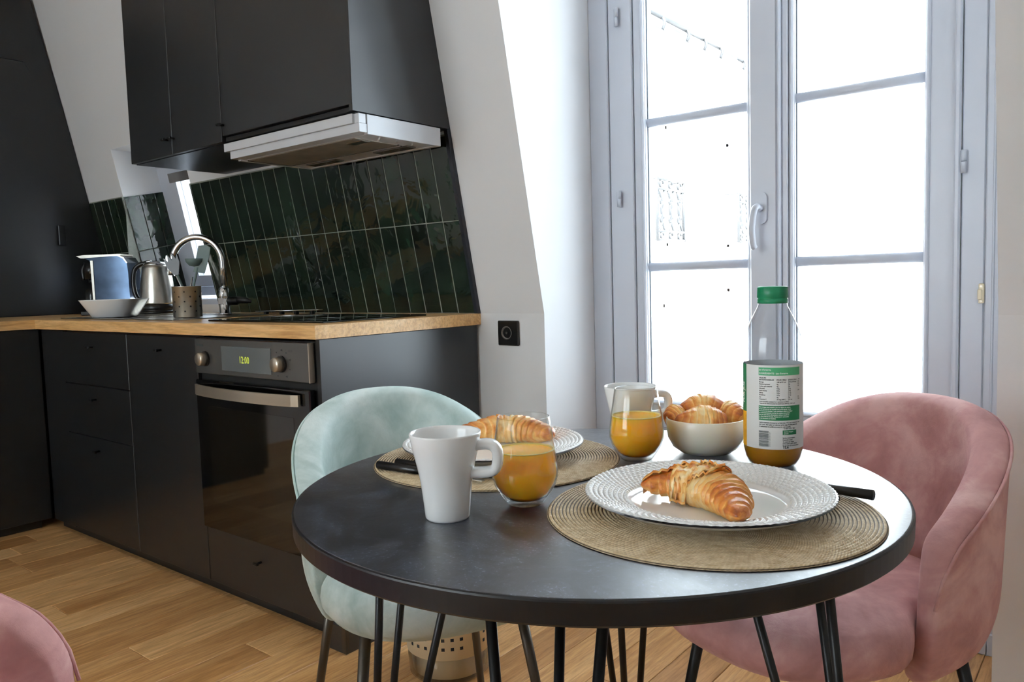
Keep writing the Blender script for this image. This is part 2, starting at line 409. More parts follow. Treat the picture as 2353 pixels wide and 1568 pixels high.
# planks run from the room towards the window wall
PW = .1285
pm = {}
def plank_mesh(L):
    if L not in pm:
        V, F = box(-PW/2+.0009, PW/2-.0009, -L/2+.0009, L/2-.0009, -.0045, 0, .0012)
        me = bpy.data.meshes.new('plank'); me.from_pydata(V.tolist(), [], [tuple(f) for f in F]); me.materials.append(M['oakfloor']); pm[L] = me
    return pm[L]
xi = -2.983-PW*6+PW/2
Ls = [.45, .6, .75, .9, 1.05]
while xi < .5:
    y = -.25-random.random()*.5
    ymax = 2.40 if xi > WX0 else (1.35 if xi < -1.85 else 1.99)
    while y < ymax:
        L = random.choice(Ls)
        if y+L > ymax-.12: L = round(max(.1, ymax-y), 3)
        if y+L > -.3:
            o = bpy.data.objects.new('plank', plank_mesh(L)); COL.objects.link(o); o.parent = floor; o.location = (xi, y+L/2, 0)
        y += L
        if y > ymax-.02: break
    xi += PW
# tiles on the slope ------------------------------------------------
D = Vector((0, -.199, .98)).normalized(); N = Vector((0, -.98, -.199)).normalized(); XA = Vector((1, 0, 0))
def slope_pt(x, z, off=0.0):
    return Vector((x, sy(z), z))+N*off
TP = .0786
tile_cache = {}
def tile_mesh(w, h):
    k = (round(w, 4), round(h, 4))
    if k not in tile_cache:
        V, F = box(-w/2, w/2, -h/2, h/2, 0, .007, .0016)
        me = bpy.data.meshes.new('tile'); me.from_pydata(V.tolist(), [], [tuple(f) for f in F]); me.materials.append(M['tile']); tile_cache[k] = me
    return tile_cache[k]
back = struct_empty('trim_3', (-2.5, YW, ZC)); back['label'] = 'dark green glazed tile splashback above the oak worktop'
bV, bF = [], []
def quad_slab(x0, x1, z0, z1, t=.0062):
    P = [slope_pt(x0, z0), slope_pt(x1, z0), slope_pt(x1, z1), slope_pt(x0, z1)]
    Q = [p+N*t for p in P]; V = [tuple(p) for p in P+Q]
    return np.array(V), [(4, 5, 6, 7), (0, 1, 5, 4), (1, 2, 6, 5), (2, 3, 7, 6), (3, 0, 4, 7)]
obj('grout', *join(quad_slab(NX1, -1.747, ZC, 1.487), quad_slab(-4.349, NX0, ZC, 1.487)), 'grout', back)
def put_tile(center, bx, by, bz, w, h):
    o = bpy.data.objects.new('tile', tile_mesh(w, h)); COL.objects.link(o); o.parent = back
    mm = Matrix.Identity(4)
    for i in range(3): mm[i][0] = bx[i]; mm[i][1] = by[i]; mm[i][2] = bz[i]; mm[i][3] = center[i]
    j = Matrix.Rotation(rad(random.uniform(-.45, .45)), 4, 'X') @ Matrix.Rotation(rad(random.uniform(-.6, .6)), 4, 'Y')
    mm = mm @ j; mm.translation = Vector(center)-Vector(ORIG[back.name])
    o.matrix_local = mm
H1 = (1.2135-ZC)/.98
H2 = (1.484-1.2135)/.98
def tile_span(xr, xl):
    x = xr
    while x > xl+.004:
        wdt = min(TP, x-xl); xc = x-wdt/2
        if wdt > .01:
            put_tile(slope_pt(xc, ZC+.0005+(H1/2)*.98, .001), XA, D, N, wdt-.0036, H1-.0035)
            put_tile(slope_pt(xc, 1.2135+(H2/2)*.98, .001), XA, D, N, wdt-.0036, H2-.0035)
        x -= TP
tile_span(-1.750, NX1)
tile_span(NX0, -4.349)
# tiles on the left cheek of the niche, courses follow the slope
W2 = Vector((0, .98, .199)).normalized()   # into the niche
k = 0
for d0 in (0.001, .0796, .1582):
    wd = min(TP, .212-d0)
    for z0, z1 in ((.945, 1.2135), (1.2135, 1.484)):
        hh = (z1-z0)/.98
        c = Vector((NX0+.0015, sy((z0+z1)/2), (z0+z1)/2))+W2*(d0+wd/2)
        put_tile(c, -W2, D, XA, wd-.003, hh-.0035)
obj('grout', *box(NX0, NX0+.002, YW-.11, YW+.22, .94, 1.484), 'grout', back)
obj('edge_trim', *join((lambda P: (np.array([tuple(p) for p in P]), [(0, 1, 2, 3), (4, 7, 6, 5), (0, 4, 5, 1), (1, 5, 6, 2), (2, 6, 7, 3), (3, 7, 4, 0)]))(
    [slope_pt(-1.748, ZC), slope_pt(-1.733, ZC), slope_pt(-1.733, 1.50), slope_pt(-1.748, 1.50)]+[slope_pt(-1.748, ZC, .016), slope_pt(-1.733, ZC, .016), slope_pt(-1.733, 1.50, .016), slope_pt(-1.748, 1.50, .016)])), 'bluetrim', back)
# --- niche roof window (window_2), parallel to the slope, set back
w2 = struct_empty('window_2', (-3.65, 2.2, 1.3))
def sbox(x0, x1, z0, z1, o0, o1):
    P = []
    for off in (o0, o1):
        for (x, z) in ((x0, z0), (x1, z0), (x1, z1), (x0, z1)):
            p = slope_pt(x, z)+W2*off; P.append(tuple(p))
    return np.array(P), [(0, 1, 2, 3), (7, 6, 5, 4), (0, 4, 5, 1), (1, 5, 6, 2), (2, 6, 7, 3), (3, 7, 4, 0)]
obj('frame', *join(sbox(NX0, NX0+.075, .94, 1.71, .205, .245), sbox(NX1-.075, NX1, .94, 1.71, .205, .245), sbox(NX0, NX1, 1.60, 1.71, .205, .245), sbox(NX0, NX1, .94, .985, .205, .245)), 'pvc', w2)
sash = obj('sash', *join(sbox(NX0+.08, NX0+.185, .99, 1.595, .19, .235), sbox(NX1-.15, NX1-.08, .99, 1.595, .19, .235), sbox(NX0+.185, NX1-.15, 1.53, 1.595, .19, .235), sbox(NX0+.185, NX1-.15, .99, 1.045, .19, .235)), 'pvc', w2)
obj('glass_pane', *sbox(NX0+.185, NX1-.15, 1.045, 1.53, .215, .219), 'pane', sash)
obj('blind_bar', *sbox(NX0+.17, NX1-.14, 1.515, 1.56, .165, .19), 'smoke', w2, label='grey ventilation bar along the top of the sash')
obj('sill', *box(NX0+.002, NX1-.002, 2.0, 2.3, .925, .965, .004), 'pvc', w2)
obj('bolt', *lathe([(.001, 0), (.006, 0), (.006, .006), (.001, .008)], 12, (NX0+.05, 2.2, 1.62)), 'pvcg', w2)
# --- main window (window_1)
w1 = struct_empty('window_1', (-.85, 2.3, 0))
YF = 2.285
obj('frame', *join(box(WX0, -1.395, YF+.0, 2.36, 0, 2.5, .003), box(-1.393, -1.305, YF+.006, 2.36, 0, 2.46, .003), box(-.355, -.302, YF+.006, 2.36, 0, 2.46, .003), box(-.30, WX1, YF, 2.36, 0, 2.5, .003),
    box(WX0+.01, WX1-.01, YF+.003, 2.35, 2.40, 2.5, .003), box(WX0+.01, WX1-.01, YF-.004, 2.35, .0005, .06, .003)), 'pvc', w1)
obj('frame_bead', *join(box(-.372, -.357, YF-.006, YF+.03, .06, 2.4, .004), box(-.285, -.279, YF-.004, YF+.01, 0, 2.5, .002)), 'pvc', w1)
ZB = .60
def sash_unit(xa, xb, ga, gb, name):
    s = obj(name, *join(box(xa, ga, YF+.012, YF+.065, .06, 2.39, .003), box(gb, xb, YF+.012, YF+.065, .06, 2.39, .003),
        box(ga, gb, YF+.012, YF+.065, ZB-.09, ZB, .003), box(ga, gb, YF+.012, YF+.065, 2.33, 2.39, .003), box(ga, gb, YF+.012, YF+.065, .06, .12, .003), box(ga, gb, YF+.03, YF+.05, .12, ZB-.09)), 'pvc', w1)
    zs = [ZB, 1.04, 1.509, 1.98, 2.33]
    for z0, z1 in zip(zs, zs[1:]): obj('glass_pane', *box(ga-.004, gb+.004, YF+.036, YF+.041, z0+.0, z1-.0), 'pane', s)
    for z in zs[1:4]:
        sec = np.array([(math.cos(a), math.sin(a)*.62) for a in np.arange(12)*2*PI/12])
        obj('glazing_bar', *tube([(ga, YF+.030, z), (gb, YF+.030, z)], .0145, sec=sec), 'pvc', s, True)
    for gx in (ga, gb): obj('gasket', *box(gx-.003, gx+.003, YF+.028, YF+.036, ZB, 2.33), 'pvcg', s)
    obj('glazing_bead', *join(box(ga-.014, ga-.002, YF+.004, YF+.03, ZB-.01, 2.34, .004), box(gb+.002, gb+.014, YF+.004, YF+.03, ZB-.01, 2.34, .004),
        box(ga-.012, gb+.012, YF+.004, YF+.03, ZB-.014, ZB-.002, .004)), 'pvc', s)
    return s
sash_unit(-1.303, -.885, -1.262, -.921, 'sash')
sash_unit(-.802, -.357, -.780, -.443, 'sash')
obj('meeting_stile', *join(box(-.905, -.822, YF-.012, YF+.03, .06, 2.39, .005), box(-.822, -.812, YF-.016, YF+.03, .06, 2.39, .004), box(-.812, -.795, YF-.002, YF+.03, .06, 2.39, .003), box(-.916, -.905, YF+.002, YF+.03, .06, 2.39, .003)), 'pvc', w1)
hd = obj('handle', *join(prism([(-.866+.0165*math.cos(a), 1.200+.0+(.030 if math.sin(a) >= 0 else -.030)+.0165*math.sin(a)) for a in np.arange(24)*2*PI/24+.001], 1, YF-.021, YF-.011)), 'pvc', w1)
obj('lever', *join(tube([(-.868, YF-.018, 1.20), (-.868, YF-.045, 1.20)], .0095, 14),
    tube(catmull([(-.866, YF-.045, 1.203), (-.871, YF-.056, 1.197), (-.876, YF-.060, 1.17), (-.879, YF-.060, 1.13), (-.877, YF-.054, 1.09), (-.875, YF-.050, 1.083)], 6), .0095, 12)), 'pvc', hd, True)
for (hx, z0, z1) in ((-.349, 1.247, 1.305), (-1.352, 1.243, 1.297), (-1.352, 1.83, 1.89), (-.349, .30, .36), (-1.352, .30, .36)):
    zm = (z0+z1)/2
    obj('hinge', *join(tube([(hx, YF-.006, z0), (hx, YF-.006, zm-.0006)], .006, 12), tube([(hx, YF-.006, zm+.0006), (hx, YF-.006, z1)], .006, 12), box(hx-.012, hx-.004, YF-.003, YF+.01, z0+.002, z1-.002)), 'pvc', w1, True)
lt = obj('latch_plate', *join(box(-.312, -.300, YF-.008, YF+.006, .917, .967, .002), box(-.314, -.304, YF-.012, YF-.004, .926, .953, .002)), 'binband', w1, label='yellowed latch plate with two screws')
for z in (.922, .960): obj('screw', *tube([(-.306, YF-.006, z), (-.306, YF-.0095, z)], .0032, 10), 'knobsteel', lt)
# dormer box above/around the window, outside
obj('trim_4', *box(WX0, WX1, 1.64, OUT, 2.46, 2.50), 'wall', kind='structure')

# ------------------------------------------------------------------ kitchen run
YD = 1.33   # door plane
grp = None
def cabinet_thing(name, label, x0, x1, y=YD): return thing(name, label, 'cabinet', ((x0+x1)/2, y+.2, 0))
def front_panel(nm, x0, x1, z0, z1, par, y=YD, t=.018):
    return obj(nm, *box(x0+.0015, x1-.0015, y, y+t, z0+.0015, z1-.0015, .0012), 'black', par)
def knob(x, z, par, y=YD, nm='knob'):
    obj(nm, *join(tube([(x, y, z), (x, y-.014, z)], .004, 10), box(x-.0105, x+.0105, y-.024, y-.014, z-.0045, z+.0045, .0015)), 'blackm', par)
# drawers
dr = cabinet_thing('drawer_cabinet', 'black base cabinet with three drawers in the corner of the kitchen', -3.418, -2.862)
obj('body', *box(-3.417, -2.863, YD+.02, 1.98, .04, .858), 'black', dr)
for z0, z1, kz in ((.648, .856, .80), (.443, .648, .595), (.045, .443, .392)):
    d = front_panel('drawer', -3.417, -2.863, z0, z1, dr); knob(-3.145, kz, d)
db = cabinet_thing('base_cabinet', 'black full-height door cabinet between the drawers and the oven', -2.862, -2.382)
obj('body', *box(-2.861, -2.381, YD+.02, 1.98, .04, .858), 'black', db)
d = front_panel('door', -2.861, -2.381, .045, .856, db); knob(-2.614, .806, d)
# oven housing
oh = cabinet_thing('oven_cabinet', 'black cabinet housing the oven with one drawer beneath it', -2.381, -1.743)
obj('end_panel', *box(-1.760, -1.743, YD, 1.985, .0, .862, .0008), 'black', oh)
obj('body', *join(box(-2.380, -2.368, YD+.02, 1.98, .04, .858), box(-2.368, -1.761, YD+.02, 1.98, .04, .225), box(-2.368, -1.761, 1.93, 1.98, .22, .858)), 'black', oh)
d = front_panel('drawer', -2.379, -1.761, .045, .230, oh); knob(-2.079, .168, d)
cf = tag(obj('corner_filler', *box(-3.630, -3.4185, YD+.002, YD+.02, .04, .858, .001), 'black'), 'narrow black filler panel in the inner corner beside the drawers', 'panel')
tag(obj('plinth', *join(box(-3.63, -1.7625, YD+.035, YD+.05, 0, .039), box(-1.742, -1.662, YD-.02, YD+.09, 0, .075, .001))
    , 'black'), 'low black plinth under the cabinets beside the green chair', 'plinth')
tag(obj('plinth_clip', *join(box(-1.674, -1.663, YD-.026, YD-.021, .0, .085, .001), box(-1.662, -1.657, YD-.026, YD-.012, 0, .085, .001)), 'clearplastic'), 'clear plastic clip on the corner of the black plinth', 'clip')
# left leg of the L
lc = cabinet_thing('base_cabinet', 'plain black base cabinet under the left leg of the worktop', -4.3, -3.65, .9)
obj('side_panel', *box(-3.668, -3.650, .2, YD-.0005, .04, .860, .001), 'black', lc)
obj('body', *join(box(-4.38, -3.67, .2, YD-.001, .04, .860), box(-4.38, -3.72, YD, 1.98, .04, .860), box(-4.38, -3.69, .2, YD-.03, 0, .04)), 'black', lc)
# worktop (L, two boards mitred at the corner)
wt = thing('worktop', 'L-shaped oak worktop running round the kitchen corner', 'worktop', (-2.7, 1.6, .862))
z0, z1 = .864, .902
YFr = 1.31
obj('board', *prism([(-3.631, YFr), (XE, YFr), (XE, YW-.001), (-4.39, YW-.001)], 2, z0, z1), 'oaktop', wt)
obj('board', *prism([(-4.39, .15), (-3.632, .15), (-3.632, YFr), (-4.39, YW-.003)], 2, z0, z1), 'oaktopy', wt)
# oven
ov = thing('oven', 'built-in black glass oven with steel control panel and lit clock', 'oven', (-2.07, 1.5, .23))
obj('body', *box(-2.365, -1.764, YD+.004, 1.90, .235, .855), 'blackedge', ov)
cp = obj('control_panel', *box(-2.360, -1.768, YD-.018, YD+.003, .742, .853, .002), 'ovensteel', ov)
obj('panel_edge', *box(-1.772, -1.7675, YD-.0185, YD-.001, .742, .853, .0005), 'knobsteel', cp)
dsp = obj('display', *box(-2.205, -1.945, YD-.0195, YD-.017, .757, .833, .0005), 'display', cp)
V, F = text_mesh('12:00', .030)
V = np.c_[V[:, 0]*.82-2.108, np.full(len(V), YD-.0203), V[:, 1]+.784]
obj('clock_digits', V, F, 'digit', cp, label='yellow-green digits reading 12:00')
for kx in (-2.298, -1.895):
    k = obj('dial', *join(tube([(kx, YD-.018, .790), (kx, YD-.023, .790)], .024, 28)), 'blackedge', cp)
    obj('dial_cap', *join(xf(lathe([(0.0001, 0), (.0215, 0), (.0205, .020), (.0185, .0225), (.0001, .0225)], 28), np.array(Matrix.Translation((kx, YD-.023, .790)) @ Matrix.Rotation(PI/2, 4, 'X')))), 'knobsteel', k, True)
sy_ = []
for i, aa in enumerate((200, 160, 125, 90, 55, 20, -20, -60, -120)):
    px, pz = -1.895+.040*math.cos(rad(aa)), .790+.040*math.sin(rad(aa)); sy_.append(box(px-.0022, px+.0022, YD-.0186, YD-.0178, pz-.0018, pz+.0018))
    if i % 2: sy_.append(box(px+.004, px+.0055, YD-.0186, YD-.0178, pz-.003, pz+.003))
V, F = text_mesh('0123', .009); sy_.append((np.c_[V[:, 0]-1.86, np.full(len(V), YD-.0186), V[:, 1]+.826], F))
obj('dial_marks', *join(*sy_), 'ink', cp, kind='stuff', label='small dark function symbols around the dial')
obj('badge', *box(-2.35, -2.31, YD-.0186, YD-.0178, .829, .835), 'ink', cp, label='tiny dark lettering too faint to read')
dd = obj('door', *box(-2.360, -1.768, YD-.022, YD-.0, .238, .722, .003), 'ovenglass', ov)
obj('door_window', *box(-2.292, -1.845, YD-.0226, YD-.0215, .33, .640, .0003), 'ovenwin', dd)
hp = np.array([(x, YD-.030-.028*math.sin(PI*(x+2.345)/(2.345-1.805))**.6 if -2.345 < x < -1.805 else YD-.03, .692) for x in np.linspace(-2.345, -1.805, 25)])
sec = np.array([(.9, .25), (.9, -.25), (-.9, -.25), (-.9, .25)])
hV, hF = [], []
for p in hp:
    for (dy, dz) in ((-.004, .0165), (-.004, -.0165), (.004, -.0165), (.004, .0165)): hV.append((p[0], p[1]+dy, p[2]+dz))
for i in range(24):
    for j in range(4): hF.append((i*4+j, i*4+(j+1) % 4, (i+1)*4+(j+1) % 4, (i+1)*4+j))
hF += [(0, 3, 2, 1), (96, 97, 98, 99)]
obj('handle', *join((hV, hF), box(-2.338, -2.32, YD-.036, YD-.02, .682, .702), box(-1.83, -1.812, YD-.036, YD-.02, .682, .702)), 'knobsteel', dd)
# hob
hb = thing('hob', 'black glass hob set into the oak worktop', 'hob', (-2.11, 1.62, .902))
obj('glass_top', *box(-2.425, -1.815, 1.40, 1.82, .902, .908, .002), 'hobglass', hb)
for cx_, cy_, r_ in ((-2.27, 1.52, .09), (-2.27, 1.72, .07), (-1.97, 1.52, .07), (-1.97, 1.71, .09)):
    obj('cooking_zone', *lathe([(r_-.003, 0), (r_, 0), (r_, .0003), (r_-.003, .0003), (r_-.003, 0)], 40, (cx_, cy_, .908)), 'display', hb)
# chrome rack behind hob
tr = thing('wire_rack', 'thin chrome rack with black feet lying behind the hob', 'rack', (-2.60, 1.84, .902))
obj('rail', *join(*[tube([(-2.72, 1.775+dy, .918), (-2.50, 1.90+dy, .918)], .0022, 8) for dy in (0, .03)]+[tube([(-2.72+.22*q, 1.775+.125*q, .918), (-2.72+.22*q, 1.805+.125*q, .918)], .002, 8) for q in (0, .2, .4, .6, .8, 1)]), 'chrome', tr, True)
for q in (.12, .38, .62, .88): obj('foot', *box(-2.72+.22*q-.007, -2.72+.22*q+.007, 1.783+.125*q, 1.80+.125*q, .902, .916, .002), 'blackp', tr)
# sink and tap
sk = thing('sink', 'stainless steel sink with drainer set into the worktop', 'sink', (-3.15, 1.6, .902))
obj('rim', *join(box(-3.60, -2.66, 1.40, 1.425, .9025, .906, .001), box(-3.60, -2.66, 1.80, 1.83, .9025, .906, .001), box(-3.60, -3.575, 1.425, 1.80, .9025, .906, .001), box(-2.69, -2.66, 1.425, 1.80, .9025, .906, .001)), 'steel', sk)
obj('drainer', *box(-3.575, -3.13, 1.425, 1.80, .9025, .905), 'steel', sk)
obj('tap_ledge', *box(-2.86, -2.69, 1.425, 1.80, .9025, .9055), 'steel', sk)
obj('drainer_ridges', *join(*[box(-3.56, -3.2, 1.45+.03*i, 1.455+.03*i, .905, .9062) for i in range(11)]), 'steel', sk, kind='stuff')
obj('bowl', *join(box(-3.13, -2.86, 1.425, 1.80, .9023, .9035)), 'ovensteel', sk)
tp = thing('kitchen_tap', 'chrome swan-neck kitchen tap with a black lever beside the utensil pot', 'tap', (-2.898, 1.752, .9055))
obj('body', *join(lathe([(.0001, 0), (.026, 0), (.026, .006), (.0225, .008), (.0215, .07), (.0225, .075), (.0205, .105), (.0125, .112), (.0001, .112)], 24)), 'chrome', tp, True, world=False)
arc = [(0, 0, .10), (0, 0, .20)]
ddx, ddy = math.cos(rad(38+180)), math.sin(rad(38+180))
Rr = .102
for a in np.linspace(0, 172, 22):
    q = Rr*(1-math.cos(rad(a))); arc.append((ddx*q, ddy*q, .215+Rr*math.sin(rad(a))))
arc.append((ddx*Rr*2.03, ddy*Rr*2.03, .195))
obj('spout', *tube(arc, .0130, 16), 'chrome', tp, True, world=False)
obj('nozzle', *tube([arc[-1], (ddx*Rr*2.06, ddy*Rr*2.06, .165)], .0135, 16), 'steel', tp, True, world=False)
lv = obj('lever', *join(tube([(.0, -.0, .055), (.045, .03, .055)], .017, 14), tube([(.045, .03, .058), (.075, .05, .056), (.092, .062, .050)], [.014, .012, .006], 12)), 'blackp', tp, True, world=False)
obj('lever_face', *xf(box(-.013, .013, -.001, .001, -.012, .012, .001), np.array(Matrix.Translation((.006, -.021, .055)) @ Matrix.Rotation(rad(20), 4, 'Z'))), 'chrome', tp, world=False)
# upper cabinets
YU, ZU = 1.4735, 1.497
def upper_body(x0, x1, zt=2.46): return prism([(YU+.02, ZU), (sy(ZU), ZU), (sy(zt), zt), (YU+.02, zt)], 0, x0, x1)
uc = thing('wall_cabinet', 'tall black wall cabinet with two doors hanging left of the hood', 'cabinet', (-2.71, 1.65, ZU))
obj('body', *upper_body(-3.035, -2.398), 'black', uc)
for xa, xb, kx in ((-3.036, -2.722, -2.752), (-2.722, -2.3985, -2.706)):
    d = front_panel('door', xa, xb, ZU, 2.46, uc, YU); knob(kx, 1.552, d, YU)
hc = thing('wall_cabinet', 'tall black wall cabinet with one door above the extractor hood', 'cabinet', (-2.07, 1.65, ZU))
obj('body', *upper_body(-2.396, -1.748), 'black', hc)
obj('end_panel', *prism([(YU+.001, ZU+.002), (sy(ZU+.002), ZU+.002), (sy(2.46), 2.46), (YU+.001, 2.46)], 0, -1.748, -1.733), 'black', hc)
d = front_panel('door', -2.3975, -1.734, ZU+.018, 2.46, hc, YU); knob(-2.385, 1.552, d, YU)
obj('lower_rail', *box(-2.39, -1.736, YU+.008, YU+.02, ZU+.0, ZU+.016, .002), 'blackm', hc)
obj('underside_panel', *box(-3.034, -2.4, YU+.02, sy(ZU)-.002, ZU-.001, ZU), 'bluetrim', uc)
# extractor hood
hd = thing('extractor_hood', 'silver pull-out extractor hood under the black wall cabinet', 'hood', (-2.06, 1.65, 1.44))
obj('front_strip', *join(box(-2.398, -1.742, 1.478, 1.512, 1.465, 1.492, .001), box(-2.375, -1.722, 1.486, 1.53, 1.440, 1.465, .001), box(-1.742, -1.722, 1.486, 1.512, 1.465, 1.492, .001)), 'aluhood', hd)
obj('housing', *join(box(-1.736, -1.720, 1.515, 1.815, 1.436, 1.492, .001), box(-2.375, -2.36, 1.515, 1.815, 1.436, 1.492, .001), box(-2.36, -1.736, 1.80, 1.815, 1.436, 1.492, .001), box(-2.36, -1.736, 1.515, 1.80, 1.46, 1.49)), 'aluhood', hd)
obj('underside', *box(-2.36, -1.736, 1.53, 1.80, 1.439, 1.446), 'aluhood', hd)
fl = obj('grease_filter', *box(-2.345, -1.80, 1.535, 1.705, 1.4365, 1.440, .001), 'grease', hd)
obj('filter_latch', *box(-1.875, -1.805, 1.565, 1.60, 1.4345, 1.437, .001), 'steel', fl)
obj('filter_trim', *join(box(-2.35, -1.795, 1.705, 1.708, 1.4355, 1.439), box(-2.35, -2.346, 1.535, 1.705, 1.4355, 1.439)), 'smoke', fl)
for xa, xb in ((-2.30, -2.14), (-1.95, -1.79)):
    obj('light_cover', *box(xa, xb, 1.735, 1.775, 1.4345, 1.439, .001), 'smoke', hd)
for x, y in ((-1.765, 1.60), (-1.755, 1.66), (-1.80, 1.72), (-1.77, 1.74)): obj('screw', *tube([(x, y, 1.439), (x, y, 1.4355)], .0028, 8), 'chrome', hd)
# tall unit on the left wall
XT = -4.35
tc_ = thing('tall_cupboard', 'tall black cupboard front with a clipped top corner at the left end of the worktop', 'cupboard', (-4.37, 1.2, .902))
obj('surround', *join(prism([(.1, .903), (1.725, .903), (sy(.903)-.003, .903), (sy(1.48)-.003, 1.48), (sy(1.962)-.003, 1.962), (sy(2.49)-.02, 2.49), (.1, 2.49)], 0, -4.399, XT-.004)), 'black', tc_)
d = obj('door', *prism([(.75, .906), (1.748, .906), (1.738, 1.958), (1.600, 2.160), (.75, 2.160)], 0, XT-.003, XT+.014), 'black', tc_)
obj('upper_panel', *prism([(.75, 2.164), (1.600, 2.164), (1.640, 2.105), (1.60, 2.49), (.75, 2.49)], 0, XT-.003, XT+.012), 'black', tc_)
obj('handle', *box(XT+.014, XT+.034, 1.700, 1.735, 1.26, 1.36, .003), 'blackm', d)
obj('trim_5', *box(-4.399, -4.34, .1, 1.985, .9025, .906), 'blackm', kind='structure')
# power socket
so = thing('power_socket', 'square black power socket low on the white wall beside the worktop', 'socket', (-1.61, YW-.001, .837))
obj('plate', *box(-1.653, -1.567, YW-.011, YW-.0005, .796, .878, .003), 'blackp', so)
obj('recess_ring', *xf(lathe([(.014, -.001), (.020, .0), (.0225, .004), (.018, .003), (.016, -.006)], 32), np.array(Matrix.Translation((-1.612, YW-.011, .838)) @ Matrix.Rotation(PI/2, 4, 'X'))), 'smoke', so, True)
obj('earth_pin', *tube([(-1.612, YW-.011, .838), (-1.612, YW-.016, .838)], .004, 12), 'smoke', so)

# ------------------------------------------------------------------ worktop things
bw = thing('salad_bowl', 'wide white angular bowl on the sink drainer in front of the coffee machine', 'bowl', (-3.308, 1.50, .9065))
def sqlathe(prof, n=48, p=3.0, rot=0):
    V, F = lathe(prof, n); a = np.arctan2(V[:, 1], V[:, 0]); k = 1/((np.abs(np.cos(a))**p+np.abs(np.sin(a))**p)**(1/p)); V = V.copy(); V[:, :2] *= k[:, None]*.93
    return xf((V, F), rotz(rot))
obj('shell', *sqlathe([(.0001, 0), (.078, 0), (.086, .004), (.128, .071), (.130, .0735), (.127, .073), (.084, .010), (.0001, .008)], 56, 3, rad(38)), 'ceramic', bw, True, world=False)
# kettle
kt = thing('kettle', 'brushed steel electric kettle with a black handle', 'kettle', (-3.60, 1.832, .9035), rad(38.7))
obj('base', *join(lathe([(.0001, 0), (.082, 0), (.085, .006), (.083, .014), (.076, .018), (.078, .020), (.079, .045), (.0001, .045)], 40)), 'blackp', kt, True, world=False)
kb = obj('body', *lathe([(.0001, .046), (.0795, .046), (.0795, .052), (.076, .10), (.069, .165), (.062, .212), (.059, .225), (.045, .236), (.0001, .240)], 48), 'steel', kt, True, world=False)
obj('lid', *lathe([(.0001, .239), (.03, .238), (.05, .231), (.056, .226), (.057, .230), (.04, .243), (.0001, .249)], 40), 'chrome', kt, True, world=False)
obj('handle', *tube(catmull([(-.040, 0, .238), (-.075, 0, .232), (-.102, 0, .205), (-.110, 0, .150), (-.104, 0, .095), (-.085, 0, .058)], 8), [.011]*41, 12), 'blackp', kt, True, world=False)
obj('handle_top', *tube(catmull([(-.02, 0, .246), (-.055, 0, .240), (-.085, 0, .225)], 6), .0075, 10), 'chrome', kt, True, world=False)
obj('spout', *xf(prism([(.045, .17), (.085, .225), (.048, .228)], 1, -.016, .016), np.eye(4)), 'steel', kt, world=False)
# espresso machine
es = thing('coffee_machine', 'chrome capsule coffee machine behind the white bowl', 'coffee machine', (-3.885, 1.745, .9025), rad(38.7))
es_prof = [(-.045, .0), (.118, .0), (.122, .03), (.120, .20), (.116, .245), (.100, .270), (.075, .280), (-.075, .281), (-.085, .272), (-.062, .262), (-.052, .24), (-.045, .15)]
M['reflchrome'] = simple('chrome_painted_reflection', '#47566a', .12, metal=1, vary=.3, scale=9)  # chrome with its dark bluish reflections put into the base colour
obj('body', *prism(es_prof, 1, -.06, .06), 'reflchrome', es, world=False)
obj('top_cover', *prism([(-.08, .277), (-.074, .285), (.076, .284), (.102, .273), (.119, .246), (.115, .244), (.098, .268), (.074, .279)], 1, -.061, .061), 'chrome', es, world=False)
obj('side_edge', *join(prism([(-.052, .0), (-.043, .0), (-.043, .26), (-.055, .26)], 1, -.064, -.058), prism([(-.1, .272), (.09, .281), (.09, .288), (-.085, .287), (-.12, .283)], 1, -.064, .064)), 'steel', es, world=False)
obj('brew_head', *join(tube([(-.085, 0, .255), (-.085, 0, .175)], .032, 20), tube([(-.085, 0, .175), (-.085, 0, .155)], .016, 16), tube(catmull([(-.11, 0, .25), (-.128, 0, .22), (-.125, 0, .17)], 5), .008, 8)), 'blackp', es, True, world=False)
obj('head_ring', *tube([(-.062, -.0, .20), (-.062, -.0, .215)], .036, 20), 'knobsteel', es, True, world=False)
obj('cup_stand', *join(box(-.125, -.045, -.05, .05, 0, .02, .003), tube([(-.085, 0, .02), (-.085, 0, .025)], .035, 20)), 'blackp', es, world=False)
obj('water_tank', *lathe([(.0001, .026), (.028, .026), (.036, .06), (.034, .11), (.028, .125), (.0001, .125)], 24, (-.085, 0, 0)), 'clearplastic', es, True, world=False)
# utensil pot
up = thing('utensil_pot', 'perforated steel utensil pot standing on the drainer', 'utensil pot', (-2.79, 1.532, .9055))
obj('wall', *lathe([(.0001, .002), (.050, .002), (.0515, .004), (.0515, .116), (.053, .118), (.0505, .118), (.0495, .116), (.0495, .006), (.0001, .006)], 48), 'steel', up, True, world=False)
hv = []
for i in range(16):
    for j in range(5):
        if (i+j) % 2 == 0:
            a = 2*PI*i/16+.1; z = .025+.018*j
            cc = np.array([.0517*math.cos(a), .0517*math.sin(a), z]); n_ = np.array([math.cos(a), math.sin(a), 0]); t_ = np.array([-math.sin(a), math.cos(a), 0])
            P = [cc+.0032*(math.cos(q)*t_+math.sin(q)*np.array([0, 0, 1])) for q in np.arange(8)*PI/4]; hv.append((np.array(P), [tuple(range(8))]))
ho = obj('hole', *join(*hv), 'hole', up, world=False); ho['kind'] = 'stuff'
rt = np.array([math.cos(rad(38.7)), math.sin(rad(38.7)), 0])
